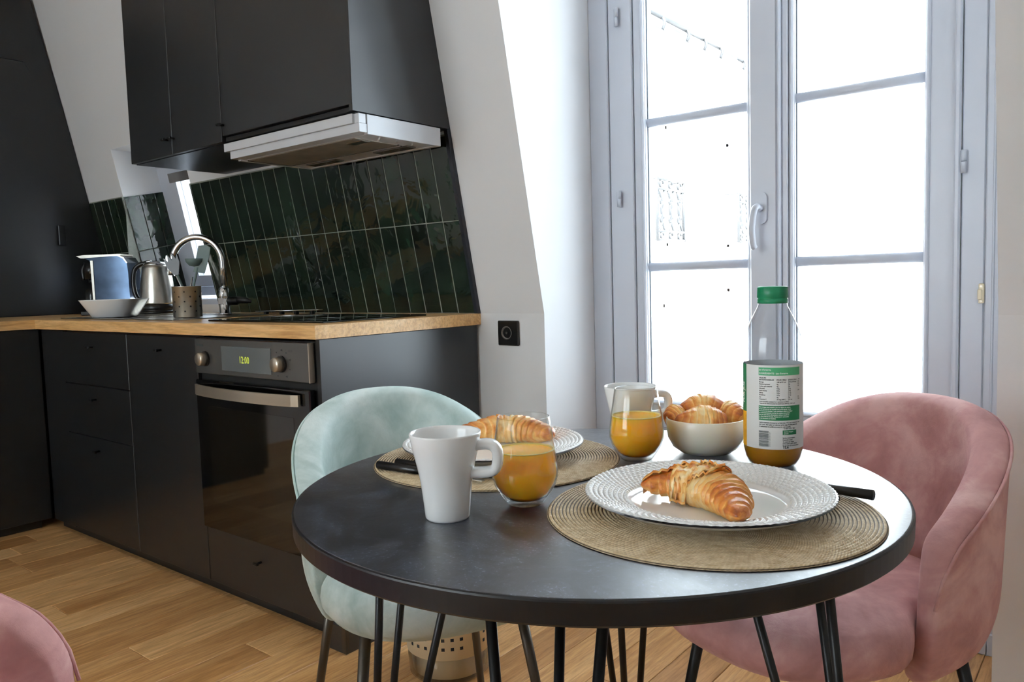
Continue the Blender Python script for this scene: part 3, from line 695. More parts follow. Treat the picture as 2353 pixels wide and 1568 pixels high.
def utensil(name, label, base, tip, mat, hr=.0045, headfn=None, head=None, hmat=None):
    P = np.array([-2.79, 1.532, .9055]); b = P+rt*base[0]+np.array([0, 0, base[1]]); t_ = P+rt*tip[0]+np.array([0, 0, tip[1]])
    o = thing(name, label, 'utensil', tuple(b), group='utensils standing in the steel pot')
    obj('handle', *tube([b, b+(t_-b)*.78], hr, 8), mat, o, True)
    if head: head(o, b, t_)
def flat_head(pts, mat, th=.004):
    def f(o, b, t_):
        ax = (t_-b)/np.linalg.norm(t_-b); side = np.cross(ax, np.cross(rt, [0, 0, 1.])); side = side/np.linalg.norm(side)
        nn = np.cross(ax, side); V = []
        for s in (-1, 1):
            for (u, v) in pts: V.append(t_+ax*v+side*u+nn*th/2*s)
        n = len(pts); F = [tuple(range(n))[::-1], tuple(range(n, 2*n))]+[(i, (i+1) % n, n+(i+1) % n, n+i) for i in range(n)]
        obj('head', V, F, mat, o)
    return f
utensil('tongs', 'pair of steel tongs leaning left out of the utensil pot', (.025, .02), (-.060, .215), 'chrome', .0045, head=flat_head([(-.006, -.06), (.006, -.06), (.0075, .01), (0, .022), (-.0075, .01)], 'chrome'))
utensil('spatula', 'grey-green slotted turner leaning right in the utensil pot', (.0, .02), (.06, .235), 'greysil', .004, head=flat_head([(-.012, -.07), (.03, -.065), (.034, .0), (.030, .035), (.010, .04), (-.014, .03)], 'greysil'))
utensil('ladle', 'black ladle behind the turner in the utensil pot', (-.01, .02), (.035, .19), 'chrome', .0035, head=lambda o, b, t_: obj('cup', *xf(lathe([(.0001, 0), (.018, .004), (.030, .018), (.033, .03), (.031, .03), (.026, .016), (.0001, .004)], 20), trans(*t_)), 'greysil', o, True))
utensil('pasta_server', 'dark toothed pasta server leaning behind the tap spout', (.02, .02), (-.045, .20), 'greysil', .005, head=flat_head([(-.008, -.04), (.008, -.04), (.028, .0), (.030, .035), (.02, .015), (.013, .042), (.004, .015), (-.005, .042), (-.012, .015), (-.024, .033), (-.024, -.005)], 'blackp', .01))

# ------------------------------------------------------------------ table
TC = np.array([-.5626, .8612]); TZ = .7342; TR = .3853
tb = thing('dining_table', 'round black dining table on thin hairpin legs', 'table', (TC[0], TC[1], 0))
M['tableedge'] = simple('black_edge_band', '#0c0d12', .38, vary=.1, scale=3, spec=.4)
obj('tabletop', *lathe([(.0001, TZ-.026), (TR-.004, TZ-.026), (TR-.004, TZ-.003), (TR-.0022, TZ-.0003), (TR-.004, TZ), (.0001, TZ)], 160), 'table', tb, True, world=False)
obj('edge_band', *lathe([(TR-.004, TZ-.0262), (TR-.0005, TZ-.023), (TR, TZ-.003), (TR-.0006, TZ-.0012), (TR-.0024, TZ-.0002)], 160), 'tableedge', tb, True, world=False)
tb.children[0].data.polygons.foreach_set('use_smooth', [False]*len(tb.children[0].data.polygons))
base = 23.2
for k in range(4):
    a = rad(base+90*k); dv = np.array([math.cos(a), math.sin(a)]); foot = np.array([*(.355*dv), .008])
    tops = []
    for j in range(3):
        b = a+rad(63+120*j); q = .245*dv+.069*np.array([math.cos(b), math.sin(b)]); tops.append(np.array([*q, TZ-.027]))
    rods = [tube([t_, foot+(t_-foot)*.02], .0058, 12) for t_ in tops]
    pl = prism([tuple(t_[:2]+(t_[:2]-.245*dv)*.18) for t_ in tops], 2, TZ-.031, TZ-.0262)
    obj('leg', *join(*rods, lathe([(.0001, 0), (.011, 0), (.012, .006), (.008, .016), (.0001, .018)], 14, (foot[0], foot[1], 0))), 'blackm', tb, True, world=False)
    obj('leg_plate', *pl, 'blackm', tb, world=False)

def placemat(label, x, y, g):
    o = thing('placemat', label, 'placemat', (x, y, TZ+.0003), group=g)
    prof = [(.0001, 0), (.1855, 0), (.1862, .001)]
    n = 44; pt = .0042
    top = []
    for i in range(n, 0, -1):
        r1 = pt*i; r0 = pt*(i-1)
        top += [(r1-.0002, .0018), (r1-.0011, .0034), (r1-.0031, .0034)]
    prof += top+[(.0003, .003)]
    obj('braid', *lathe(prof, 120), 'mat', o, True, world=False); return o
m1 = placemat('round woven straw placemat at the near setting', -.3773, .8232, 'woven placemats')
m2 = dup(m1); m2.location = (-.7575, .900, TZ+.0003); m2['label'] = 'round woven straw placemat in front of the green chair'; m2['group'] = 'woven placemats'
# embossed plate
def plate_mesh():
    nt = 360; R_ = .139
    rs = np.concatenate([np.linspace(.0005, .082, 6), [.087, .0895], np.linspace(.0905, .1375, 58), [.1385, .139]])
    th = np.arange(nt)*2*PI/nt
    Z = np.zeros((len(rs), nt)); RR = np.repeat(rs[:, None], nt, 1)
    nb = 90
    for i, r in enumerate(rs):
        if r < .083: z = .0075
        elif r < .0905: z = .0075+(r-.083)/.0075*.0045
        else: z = .012+(r-.0905)/(.139-.0905)*.0125
        Z[i] = z
        if .0905 <= r <= .1375:
            q = (r-.0905)/.0058; ring = math.floor(q); fr = q-ring
            ph = (th*nb/(2*PI)+ring*.5) % 1.0
            bumpv = np.clip(1-(np.abs(ph-.5)*2)**2.2-(abs(fr-.5)*2)**2.2, 0, 1)**.6
            Z[i] += bumpv*.0027
        if r > .1375: RR[i] += .0006*np.cos(th*nb); Z[i] += -.0006
    V = np.stack([RR*np.cos(th), RR*np.sin(th), Z], -1).reshape(-1, 3); k = len(rs)
    F = [(i*nt+j, i*nt+(j+1) % nt, (i+1)*nt+(j+1) % nt, (i+1)*nt+j) for i in range(k-1) for j in range(nt)]
    F.append(tuple(range(nt))[::-1])
    V2, F2 = lathe([(.0001, .0015), (.070, .0015), (.072, 0), (.078, 0), (.081, .003), (.100, .0085), (.130, .0165), (.139, .0215)], nt)
    return join((V, F), (V2, [f[::-1] for f in F2][::-1] and F2))
def plate(label, x, y, rot=0):
    o = thing('dinner_plate', label, 'plate', (x, y, TZ+.0040), rot, 'white embossed plates'); return o
p1 = plate('white plate with embossed rim holding the nearer croissant', -.3790, .8222)
obj('dish', *plate_mesh(), 'ceramic', p1, True, world=False)
p2 = dup(p1); p2.location = (-.770, .9065, TZ+.0040); p2['label'] = 'white plate with embossed rim behind the front mug'
# croissants -------------------------------------------------------
def croissant(name, label, P0, P1, P2, rm, seed, z, layers=7, flat=.86, grp='croissants', lumps=.13, thick=(1, .92), tilt=0):
    nl, nc = 150, 72
    t_ = np.linspace(0, 1, nl); P0, P1, P2 = [np.array([*p, 0.]) for p in (P0, P1, P2)]
    C = (1-t_)[:, None]**2*P0+2*(t_*(1-t_))[:, None]*P1+(t_**2)[:, None]*P2
    T = 2*(1-t_)[:, None]*(P1-P0)+2*t_[:, None]*(P2-P1); T /= np.linalg.norm(T, axis=1)[:, None]
    S = np.cross([0, 0, 1.], T); Up = np.array([0, 0, 1.])
    rr = rm*(.30+.70*np.sin(PI*np.clip(t_*1.0, 0, 1))**.9)
    endf = np.clip(np.minimum(t_, 1-t_)/.05, 0, 1)**.5; rr = rr*endf+.0006
    ph = np.arange(nc)*2*PI/nc
    V = np.zeros((nl, nc, 3)); bake = np.zeros((nl, nc))
    for i in range(nl):
        u = abs(t_[i]-.5)*2
        for j in range(nc):
            w_ = .35*math.sin(ph[j]+seed)+.22*mnoise.noise(Vector((t_[i]*4, math.cos(ph[j])*1.2+seed, math.sin(ph[j])*1.2)))
            q = u*layers+w_; fr = q-math.floor(q)
            step = (fr**.55) if fr < .93 else (1-(fr-.93)/.07)
            p_ = Vector((C[i][0]*40+seed*3, C[i][1]*40+math.cos(ph[j])*1.1, math.sin(ph[j])*1.1))
            nz = mnoise.noise(p_)*.5+mnoise.noise(p_*2.6)*.25
            fine = mnoise.noise(Vector((t_[i]*60, ph[j]*1.4, seed)))*.02
            r = rr[i]*(1-lumps*(1-step)*1.0+nz*.22+fine)
            V[i, j] = C[i]+S[i]*math.cos(ph[j])*r*thick[0]+Up*math.sin(ph[j])*r*thick[1]
            bake[i, j] = .30+.45*u**1.6+.28*(math.sin(ph[j])*.5+.2)*(.4+u)-.30*(1-step)+nz*.5
    z0_ = -rm*flat
    V[:, :, 2] = np.where(V[:, :, 2] < z0_*.80, z0_*.80+(V[:, :, 2]-z0_*.80)*.12, V[:, :, 2])
    V[:, :, 2] -= V[:, :, 2].min()
    Vf = V.reshape(-1, 3); F = [(i*nc+j, i*nc+(j+1) % nc, (i+1)*nc+(j+1) % nc, (i+1)*nc+j) for i in range(nl-1) for j in range(nc)]
    F += [tuple(range(nc))[::-1], tuple((nl-1)*nc+j for j in range(nc))]
    org = np.array([P1[0], P1[1], 0]); Vf = Vf-org
    me_o = obj(name, Vf, F, 'crust', None, True); me_o.location = (org[0], org[1], z)
    at = me_o.data.attributes.new('bake', 'FLOAT', 'POINT'); at.data.foreach_set('value', np.clip(bake.reshape(-1), 0, 1))
    return tag(me_o, label, 'croissant', grp)
from mathutils.bvhtree import BVHTree
def bvh_of(o):
    return BVHTree.FromPolygons([tuple(v.co+o.location) for v in o.data.vertices], [tuple(p.vertices) for p in o.data.polygons])
def flap(par, pts, wv, seed, mat='crust', th=.0030, lift=0.0015):
    """a curled sheet of pastry: pts = list of 3D centre points, wv = width vectors"""
    m_ = 13; P = catmull(pts, 8); Wv = catmull(wv, 8); V = []; bake = []; tree = bvh_of(par)
    for i in range(len(P)):
        for j in range(m_):
            s = j/(m_-1)-.5; e = mnoise.noise(Vector((i*.35, j*.5, seed)))
            edge = (1+.25*mnoise.noise(Vector((i*.25, seed*2.1, 0))))*math.sin(PI*min(1, (i+1.5)/len(P)*.9+.08))**.3
            p = P[i]+Wv[i]*s*edge
            h = tree.ray_cast(Vector((p[0], p[1], 2)), Vector((0, 0, -1)))[0]
            zz_ = h.z if h is not None else P[i][2]-.030
            p[2] = zz_+lift+abs(e)*.003+(.004 if s > .35 else 0)*(s-.35)/.15
            V.append(p); bake.append(.22+.6*e+.35*max(0, s*2-.5)+.12*math.sin(i*.9))
    k = len(P); nrm = np.array([0, 0, th])
    V = np.array(V); V2 = V-nrm; F = []
    for i in range(k-1):
        for j in range(m_-1):
            a = i*m_+j; F.append((a, a+1, a+m_+1, a+m_)); b = a+k*m_; F.append((b, b+m_, b+m_+1, b+1))
    bd = [i*m_ for i in range(k)]+[(k-1)*m_+j for j in range(1, m_)]+[i*m_+m_-1 for i in range(k-2, -1, -1)]+[j for j in range(m_-2, 0, -1)]
    for a, b in zip(bd, bd[1:]+bd[:1]): F.append((a, a+k*m_, b+k*m_, b))
    o = obj('pastry_flap', np.vstack([V, V2])-np.array(par.location), F, mat, par, True, world=False)
    at = o.data.attributes.new('bake', 'FLOAT', 'POINT'); at.data.foreach_set('value', np.clip(bake+bake, 0, 1).tolist())
ZP = TZ+.0040+.0078
c1 = croissant('croissant', 'golden croissant with folded flaps on the nearer plate', (-.446, .788), (-.364, .863), (-.304, .730), .0255, 1.3, ZP, 9, thick=(1.18, .92), lumps=.20)
flap(c1, [(-0.447, 0.795, ZP+.036), (-0.430, 0.815, ZP+.046), (-0.406, 0.829, ZP+.045), (-0.384, 0.829, ZP+.040)], [(.012, -.024, 0), (.018, -.030, .0), (.014, -.036, 0), (.006, -.030, 0)], 3)
flap(c1, [(-0.424, 0.829, ZP+.044), (-0.406, 0.841, ZP+.052), (-0.384, 0.841, ZP+.050)], [(-.004, -.016, 0), (-.004, -.020, 0), (-.004, -.016, 0)], 5, lift=.005)
flap(c1, [(-0.411, 0.797, ZP+.03), (-0.390, 0.805, ZP+.03), (-0.372, 0.811, ZP+.03), (-0.356, 0.815, ZP+.03)], [(.004, -.026, 0), (.006, -.034, 0), (.008, -.034, 0), (.010, -.026, 0)], 8, lift=.003)
flap(c1, [(-0.382, 0.833, ZP+.050), (-0.364, 0.825, ZP+.056), (-0.352, 0.811, ZP+.050)], [(-.016, -.020, 0), (-.018, -.018, 0), (-.020, -.012, 0)], 11, lift=.005)
c2 = croissant('croissant', 'croissant on the plate seen between the front mug and glass', (-.850, .905), (-.800, 1.010), (-.705, .975), .0265, 4.1, ZP, 7)
# bowl of croissants
bx, by = -.513, 1.110
cb = thing('cereal_bowl', 'rounded cream glass bowl filled with croissants', 'bowl', (bx, by, TZ+.0003))
obj('shell', *lathe([(.0001, 0), (.033, 0), (.038, .0015), (.050, .010), (.0575, .024), (.0595, .040), (.0597, .0535), (.0588, .0545), (.0575, .0535), (.057, .040), (.055, .025), (.046, .011), (.030, .005), (.0001, .005)], 72), 'opal', cb, True, world=False)
vr = np.array([math.cos(rad(38.7)), math.sin(rad(38.7))]); vf = np.array([-math.sin(rad(38.7)), math.cos(rad(38.7))])
def bp(u, v): return tuple(np.array([bx, by])+vr*u+vf*v)
c3 = croissant('croissant', 'largest croissant lying across the front of the cream bowl', bp(-.050, -.006), bp(.004, -.004), bp(.030, -.016), .0265, 7.7, TZ+.030, 4, grp='croissants in the bowl', lumps=.09)
c4 = croissant('croissant', 'croissant piled highest at the back of the cream bowl', bp(-.034, .020), bp(.004, .036), bp(.036, .010), .0290, 12.2, TZ+.040, 3, grp='croissants in the bowl', lumps=.10)
c5 = croissant('croissant', 'croissant whose dark tip sticks out at the left of the cream bowl', bp(-.056, .012), bp(-.044, .020), bp(-.024, .030), .0215, 15.5, TZ+.036, 3, grp='croissants in the bowl', lumps=.08)
c6 = croissant('croissant', 'small croissant end rising beside the juice bottle', bp(.022, .028), bp(.040, .018), bp(.054, -.006), .0225, 21.5, TZ+.040, 3, grp='croissants in the bowl', lumps=.09)

# mugs
def mug(label, x, y, ang):
    o = thing('mug', label, 'mug', (x, y, TZ+.0003), ang, 'white tapered mugs')
    obj('cup', *lathe([(.0001, .002), (.0215, .002), (.0225, 0), (.0245, 0), (.0258, .0025), (.0272, .018), (.0298, .042), (.0335, .062), (.0385, .083), (.0415, .0985), (.0410, .1005), (.0398, .100), (.0385, .096), (.0355, .083), (.0305, .062), (.0268, .042), (.0240, .015), (.018, .008), (.0001, .0075)], 72), 'ceramic', o, True, world=False)
    hp = catmull([(.0345, 0, .085), (.048, 0, .0865), (.0570, 0, .0840), (.0610, 0, .076), (.0605, 0, .064), (.0565, 0, .0565), (.046, 0, .0535), (.0290, 0, .053)], 7)
    sec = np.array([(math.copysign(abs(math.cos(a))**.7, math.cos(a))*.72, math.copysign(abs(math.sin(a))**.7, math.sin(a))*1.15) for a in np.arange(20)*2*PI/20])
    P, T, N_, B_ = frames(hp); kk = len(P); r = .0085
    V = P[:, None, :]+r*(sec[None, :, 0, None]*np.cross(T, [0, 1., 0])[:, None, :]+sec[None, :, 1, None]*np.array([0, 1., 0])[None, None, :])
    n = 20; F = [(i*n+j, i*n+(j+1) % n, (i+1)*n+(j+1) % n, (i+1)*n+j) for i in range(kk-1) for j in range(n)]+[tuple(range(n))[::-1], tuple((kk-1)*n+j for j in range(n))]
    obj('handle', V.reshape(-1, 3), F, 'ceramic', o, True, world=False); return o
mg = mug('white tapered mug standing at the front left of the table', -.6180, .6420, rad(30))
mg2 = dup(mg); mg2.location = (-.6255, 1.0765, TZ+.0003); mg2.rotation_euler = (0, 0, rad(42)); mg2['label'] = 'white tapered mug standing behind a glass of juice near the window'
# tumblers
def tumbler(label, x, y):
    o = thing('juice_glass', label, 'glass', (x, y, TZ+.0003), 0, 'stemless glasses of orange juice')
    outer = [(.0001, 0), (.0215, 0), (.0235, .0015), (.0300, .011), (.0372, .023), (.0405, .034), (.0408, .042), (.0395, .055), (.0368, .075), (.0340, .093), (.0318, .1065)]
    inner = [(.0313, .1072), (.0308, .1065), (.0330, .093), (.0358, .075), (.0385, .055), (.0398, .042), (.0394, .034), (.0360, .024), (.0285, .0125), (.0220, .007), (.0001, .006)]
    obj('bowl', *lathe(outer+inner, 64), 'tumbler', o, True, world=False)
    jz = .0665
    obj('juice', *lathe([(.0001, .0065), (.0215, .0075), (.0278, .0130), (.0352, .0245), (.0385, .0345), (.0389, .042), (.0376, .055), (.0364, jz-.001), (.0368, jz), (.0345, jz-.0012), (.0001, jz-.0012)], 64), 'juice', o, True, world=False)
    obj('foam', *lathe([(.0345, jz-.0012), (.0352, jz+.0007), (.0366, jz+.0004), (.0364, jz-.001)], 64), 'foam', o, True, world=False)
    return o
g1 = tumbler('stemless glass of orange juice beside the front mug', -.5780, .7380)
g2 = dup(g1); g2.location = (-.5790, 1.013, TZ+.0003); g2['label'] = 'stemless glass of orange juice between the far mug and the croissant bowl'
# bottle
BX, BY = -.401, 1.0900
bt = thing('juice_bottle', 'clear one litre juice bottle with green cap and white nutrition label', 'bottle', (BX, BY, TZ+.0003))
RB = .0402
obj('shell', *lathe([(.0001, .003), (.020, .002), (.028, 0), (.033, .003), (.0375, .012), (RB, .024), (RB, .148), (.0404, .165), (.0395, .178), (.0365, .190), (.030, .206), (.0235, .219), (.0200, .226), (.0188, .232), (.0188, .240)], 72), 'pet', bt, True, world=False)
obj('juice', *lathe([(.0001, .004), (.028, .0015), (.0325, .004), (.037, .013), (RB-.0006, .0245), (RB-.0006, .060), (.0001, .060)], 64), 'juice2', bt, True, world=False)
cv = lathe([(.0001, .2535), (.0185, .2535), (.0205, .252), (.0208, .238), (.0200, .237), (.0200, .236), (.0208, .2355), (.0208, .230), (.0195, .2295)], 72)
Vc = cv[0].copy(); aa = np.arctan2(Vc[:, 1], Vc[:, 0]); mk = (np.hypot(Vc[:, 0], Vc[:, 1]) > .0203) & (Vc[:, 2] > .2375); Vc[mk, :2] *= (1+.012*np.cos(aa[mk]*36))[:, None]
obj('cap', Vc, [f[::-1] for f in cv[1]], 'capgreen', bt, True, world=False)
FA = math.atan2(-BY, -BX)     # the side of the bottle turned to the room
def band(t0, t1, z0, z1, r, n=40):
    th = FA+np.radians(np.linspace(t0, t1, n)); V = [(r*math.cos(a), r*math.sin(a), z) for z in (z0, z1) for a in th]
    return np.array(V), [(i, i+1, n+i+1, n+i) for i in range(n-1)]
lb = obj('label', *band(-60, 250, .0285, .1455, RB+.0005, 90), 'paperw', bt, True, world=False, label='white paper label printed with a nutrition table')
gl_ = obj('front_label', *join(band(-110, -60, .078, .1455, RB+.0005, 20)), 'inkg', bt, True, world=False, label='green side of the label with white lettering')
obj('front_label', *join(band(-110, -60, .0285, .078, RB+.0005, 20)), 'inky', bt, True, world=False, label='yellow and orange fruit print low on the label')
def cyl_text(s, th0, z, size, mat, par, align='LEFT', rot=False, bold=0.00006, sx=1.0, nm='lettering', rr=.0009):
    V, F = text_mesh(s, size, align, bold)
    if not len(V): return
    u, v = V[:, 0]*sx, V[:, 1]
    if rot: u, v = -v, u
    th = FA+rad(th0)+u/RB; r = RB+rr
    return np.c_[r*np.cos(th), r*np.sin(th), z+v], F
ink = []
L0 = -26
rows = [('Energie', '188 kJ/45 kcal', '375 kJ/90 kcal', '5%'), ('Matières grasses', '0g', '0g', '0%'), ('Acides gras saturés', '0g', '0g', '0%'), ('Glucides', '9,9g', '20g', ''), ('dont sucres', '8,9g', '18g', '20%'),
        ('Fibres', '0,5g', '1,0g', ''), ('Protéines', '0,7g', '1,4g', ''), ('Sel', '0g', '0g', '0%'), ('Vitamine C', '30 mg (38%*)', '60 mg', '75%')]
ink.append(cyl_text('VALEURS', L0, .1275, .0024, 'ink', lb)); ink.append(cyl_text('NUTRITIONNELLES', L0, .1247, .0024, 'ink', lb, sx=.95))
ink.append(cyl_text('POUR 100ml', 7, .1247, .0024, 'ink', lb)); ink.append(cyl_text('POUR 200ml', 30, .1247, .0024, 'ink', lb)); ink.append(cyl_text('AR*', 53, .1247, .0024, 'ink', lb))
for i, rw in enumerate(rows):
    z = .1217-i*.0030
    for s, th0 in zip(rw, (L0, 7, 30, 52)):
        if s: ink.append(cyl_text(s, th0, z, .0024, 'ink', lb, sx=.92))
ink.append(cyl_text('Cette bouteille contient 5 x 1 portions de 200ml.', L0, .0945, .0022, 'ink', lb, sx=.9))
ink.append(cyl_text('*Apports de référence pour un adulte-type (8400 kJ / 2000 kcal)', L0, .0920, .0022, 'ink', lb, sx=.86))
for i, s in enumerate(('Après ouverture, à conserver au frais (max. +4°C) et à consommer dans', 'les 4 jours. Bien agiter et refermer après usage. Produit pasteurisé.', 'A consommer de préférence avant le : voir bouteille.')):
    ink.append(cyl_text(s, L0, .0652-i*.0028, .0023, 'ink', lb, sx=.86, bold=.0001))
for i, s in enumerate(('Service consommateurs', 'Demandez conseil', '10, avenue du Verger', '91716 SAINT-JEAN CEDEX', 'Ne pas jeter sur la voie publique')):
    ink.append(cyl_text(s, 18, .0440-i*.0027, .0024, 'ink', lb, sx=.8, bold=.0001))
ink.append(cyl_text('0 800 601 987', 20, .0568, .0030, 'ink', lb))
ink.append(cyl_text('1Le', 18, .0300, .0056, 'ink', lb, bold=.00018))
zz = .0320
while zz < .0535:
    h_ = random.choice([.0003, .0005, .0008]); ink.append(band(-27, -8, zz, zz+h_, RB+.0009, 8)); zz += h_+random.choice([.0004, .0006])
for i, dgt in enumerate('3700123400567'): ink.append(cyl_text(dgt, -5, .0325+i*.0016, .0018, 'ink', lb, rot=True))
ink.append(band(29.3, 29.7, .0967, .1265, RB+.0009, 3))
obj('printing', *join(*[q for q in ink if q]), 'ink', lb, world=False, kind='stuff')
obj('header_band', *band(L0-1, 58, .1315, .1425, RB+.0008, 24), 'inkl', lb, world=False)
obj('text_panel', *band(L0-1, 58, .0690, .0895, RB+.0008, 24), 'inkg', lb, world=False)
obj('phone_tag', *band(18, 48, .0490, .0555, RB+.0008, 12), 'inkg', lb, world=False)
wi = [cyl_text("jus d'orange.", L0, .1385, .0032, '', lb, bold=.0001, rr=.0012), cyl_text("INGRÉDIENTS : jus d'orange.", L0, .1335, .0032, '', lb, bold=.0001, rr=.0012),
      cyl_text('Service & appel', 20, .0527, .0022, '', lb, rr=.0012), cyl_text('gratuits', 20, .0502, .0022, '', lb, rr=.0012)]
for i, s in enumerate(("Nos oranges sont pressées dans les régions de culture", "et leur jus est mis en bouteille sans sucre ajouté. Ce jus", "est source de vitamine C qui contribue à réduire la fatigue", "et au fonctionnement normal du système immunitaire", "dans le cadre d'une alimentation variée et équilibrée", "et d'un mode de vie sain. Pensez au tri : la bouteille", "et son bouchon se recyclent.")):
    wi.append(cyl_text(s, L0, .0868-i*.0026, .0022, '', lb, sx=.86, rr=.0012, bold=.00008))
obj('white_lettering', *join(*wi), 'inkw', lb, world=False, kind='stuff')
obj('lettering', *join(cyl_text('PUR JUS', -66, .090, .0085, '', gl_, rot=True, rr=.0012, bold=.0003)), 'inkw', gl_, world=False)

# cutlery
def bar(P0, P1, w0, w1, th, name, mat, par, rise=0.0):
    P0, P1 = np.array(P0, float), np.array(P1, float); ax = P1-P0; s = np.cross(ax, [0, 0, 1.]); s /= np.linalg.norm(s)
    V = []
    for P, w_ in ((P0, w0), (P1, w1)):
        for (a, b) in ((-1, -1), (1, -1), (1, 1), (-1, 1)): V.append(P+s*a*w_/2+np.array([0, 0, b*th/2]))
    return obj(name, V, [(0, 1, 2, 3), (7, 6, 5, 4), (0, 4, 5, 1), (1, 5, 6, 2), (2, 6, 7, 3), (3, 7, 4, 0)], mat, par)
def fork(label, tip, end, zt, ze, grp):
    tip, end = np.array([*tip, zt]), np.array([*end, ze]); ax = tip-end; L = np.linalg.norm(ax); u = ax/L; s = np.cross(u, [0, 0, 1.]); s /= np.linalg.norm(s)
    o = thing('fork', label, 'fork', tuple(end), group=grp)
    obj('handle', *tube([end, end+u*.06, end+u*.11], [.0050, .0045, .0028], 10), 'blackp', o, True)
    obj('neck', *join(tube([end+u*.108, end+u*.15], .0022, 8), *[tube([end+u*.145, end+u*.158+s*q*.0035, tip+s*q*.0035], [.0022, .0018, .0008], 6) for q in (-1.5, -.5, .5, 1.5)]), 'blackm' if 'black fork' in label else 'steel', o, True)
    return o
def knife(label, tip, end, zt, ze, grp):
    tip, end = np.array([*tip, zt]), np.array([*end, ze]); u = (tip-end)/np.linalg.norm(tip-end)
    o = thing('knife', label, 'knife', tuple(end), group=grp)
    obj('handle', *tube([end, end+u*.05, end+u*.10], [.0062, .0055, .0045], 12), 'blackp', o, True)
    bar(end+u*.098, tip, .015, .006, .0016, 'blade', 'steel', o); return o
fork('fork with a black handle behind the nearer plate, tines showing over the rim', (-.474, 1.030), (-.262, .912), TZ+.008, TZ+.012, 'cutlery at the near setting')
knife('black-handled knife pointing out to the right of the nearer plate', (-.430, .985), (-.232, .948), TZ+.006, TZ+.0125, 'cutlery at the near setting')
knife('thicker black-handled knife lying nearest the front mug on the far placemat', (-.672, .768), (-.858, .750), TZ+.008, TZ+.010, 'cutlery at the far setting')
fork('black fork beside the knife on the far placemat', (-.668, .793), (-.850, .779), TZ+.008, TZ+.010, 'cutlery at the far setting')

# ------------------------------------------------------------------ chairs
def chair(label, x, y, head, vel, legmat, pipemat, s=1.0):
    o = thing('dining_chair', label, 'chair', (x, y, 0), head, 'velvet tub chairs round the table')
    TH = 103.7; nθ = 72; a_, b_ = .283, .226; zb, zt, ze = .338, .764, .50
    loops = []; prim = []
    ts = np.linspace(-1, 1, nθ+1)
    for t_ in ts:
        th = rad(TH*t_)
        # plan curve (superellipse): back at -x
        ct, st = math.cos(th), math.sin(th); e = 2/2.35
        px = -a_*math.copysign(abs(ct)**e, ct); py = b_*math.copysign(abs(st)**e, st)
        if px > 0: px *= .75
        nx, ny = -ct/a_, st/b_; L = math.hypot(nx, ny); nx /= L; ny /= L
        c_ = max(0.0, math.cos(t_*PI/2)); hz = ze+(zt-ze)*c_**.60
        endk = min(1, (1-abs(t_))/.10); zb_ = zb+.02*(1-endk)**2; hz = max(hz, zb_+.04)
        th_ = .060*(0.55+.45*endk)
        loop = []
        nz = 12
        def outoff(z): 
            q = (z-zb)/(.785-zb); return -.030*max(0, 1-q/.25)**2+.018*q
        for i in range(nz):
            q = i/(nz-1); z = zb_+.012+(hz-.018-zb_-.012)*q; loop.append((outoff(z), z))
        for ang in (25, 50, 75, 100, 130, 155): # rim
            z = hz-.018+.018*math.sin(rad(ang)); loop.append((outoff(hz)-th_/2+th_/2*math.cos(rad(ang)), z))
        for i in range(nz):
            q = 1-i/(nz-1); z = zb_+.012+(hz-.018-zb_-.012)*q; loop.append((outoff(z)-th_, z))
        loop.append((outoff(zb_)-th_*.7, zb_)); loop.append((outoff(zb_)-th_*.3, zb_))
        loops.append([(px+nx*d, py+ny*d, z) for d, z in loop])
        prim.append((px+nx*(outoff(hz)+.0005), py+ny*(outoff(hz)+.0005), hz-.014))
    k = len(loops[0]); V = np.array(loops).reshape(-1, 3)
    F = [(i*k+j, (i+1)*k+j, (i+1)*k+(j+1) % k, i*k+(j+1) % k) for i in range(nθ) for j in range(k)]+[tuple(range(k)), tuple(nθ*k+j for j in range(k))[::-1]]
    bk = obj('backrest', V*s, F, vel, o, True, world=False)
    sub = bk.modifiers.new('s', 'SUBSURF'); sub.levels = sub.render_levels = 1
    obj('piping', *tube(np.array(prim)*s, .0028, 8), pipemat, bk, True, world=False)
    # seat cushion
    prof = [(.0001, .385), (.80, .388), (.93, .395), (.985, .412), (1.0, .432), (.985, .452), (.93, .468), (.80, .477), (.5, .483), (.0001, .485)]
    V, F = lathe(prof, 64); a = np.arctan2(V[:, 1], V[:, 0]); p = 2.6; kf = 1/((np.abs(np.cos(a))**p+np.abs(np.sin(a))**p)**(1/p))
    V = V.copy(); V[:, 0] *= kf*.262; V[:, 1] *= kf*.226; V[:, 0] += .067
    q_ = np.clip((V[:, 0]-.0)/.13, 0, 1); V[:, 1] *= .74+.26*q_*q_*(3-2*q_)
    obj('seat', V*s, F, vel, o, True, world=False)
    for sx_, sy_2 in ((1, 1), (1, -1), (-1, 1), (-1, -1)):
        obj('leg', *tube([np.array((.03+.14*sx_, .15*sy_2, .398))*s, np.array((.02+.205*sx_, .205*sy_2, 0))*s], [.0115, .0085], 12), legmat, o, True, world=False)
    for sg in (-1, 1): obj('seat_rail', *tube(np.array([(.17, sg*.15, .388), (-.11, sg*.15, .388)])*s, .008, 8), legmat, o, True, world=False)
    return o
M['leggrey'] = simple('grey_bronze_metal', '#54504a', .35, metal=.8)
chair('sage green velvet chair on the far left side of the table', -1.169, 1.118, rad(-27.5), 'green', 'leggrey', 'greenpipe')
chair('dusty pink velvet chair with black legs by the window', -.415, 1.436, rad(-111.8), 'pink', 'blackm', 'pink')
chair('dusty pink velvet chair cut off at the lower left corner', -.985, .212, rad(44.7), 'pink', 'blackm', 'pink')
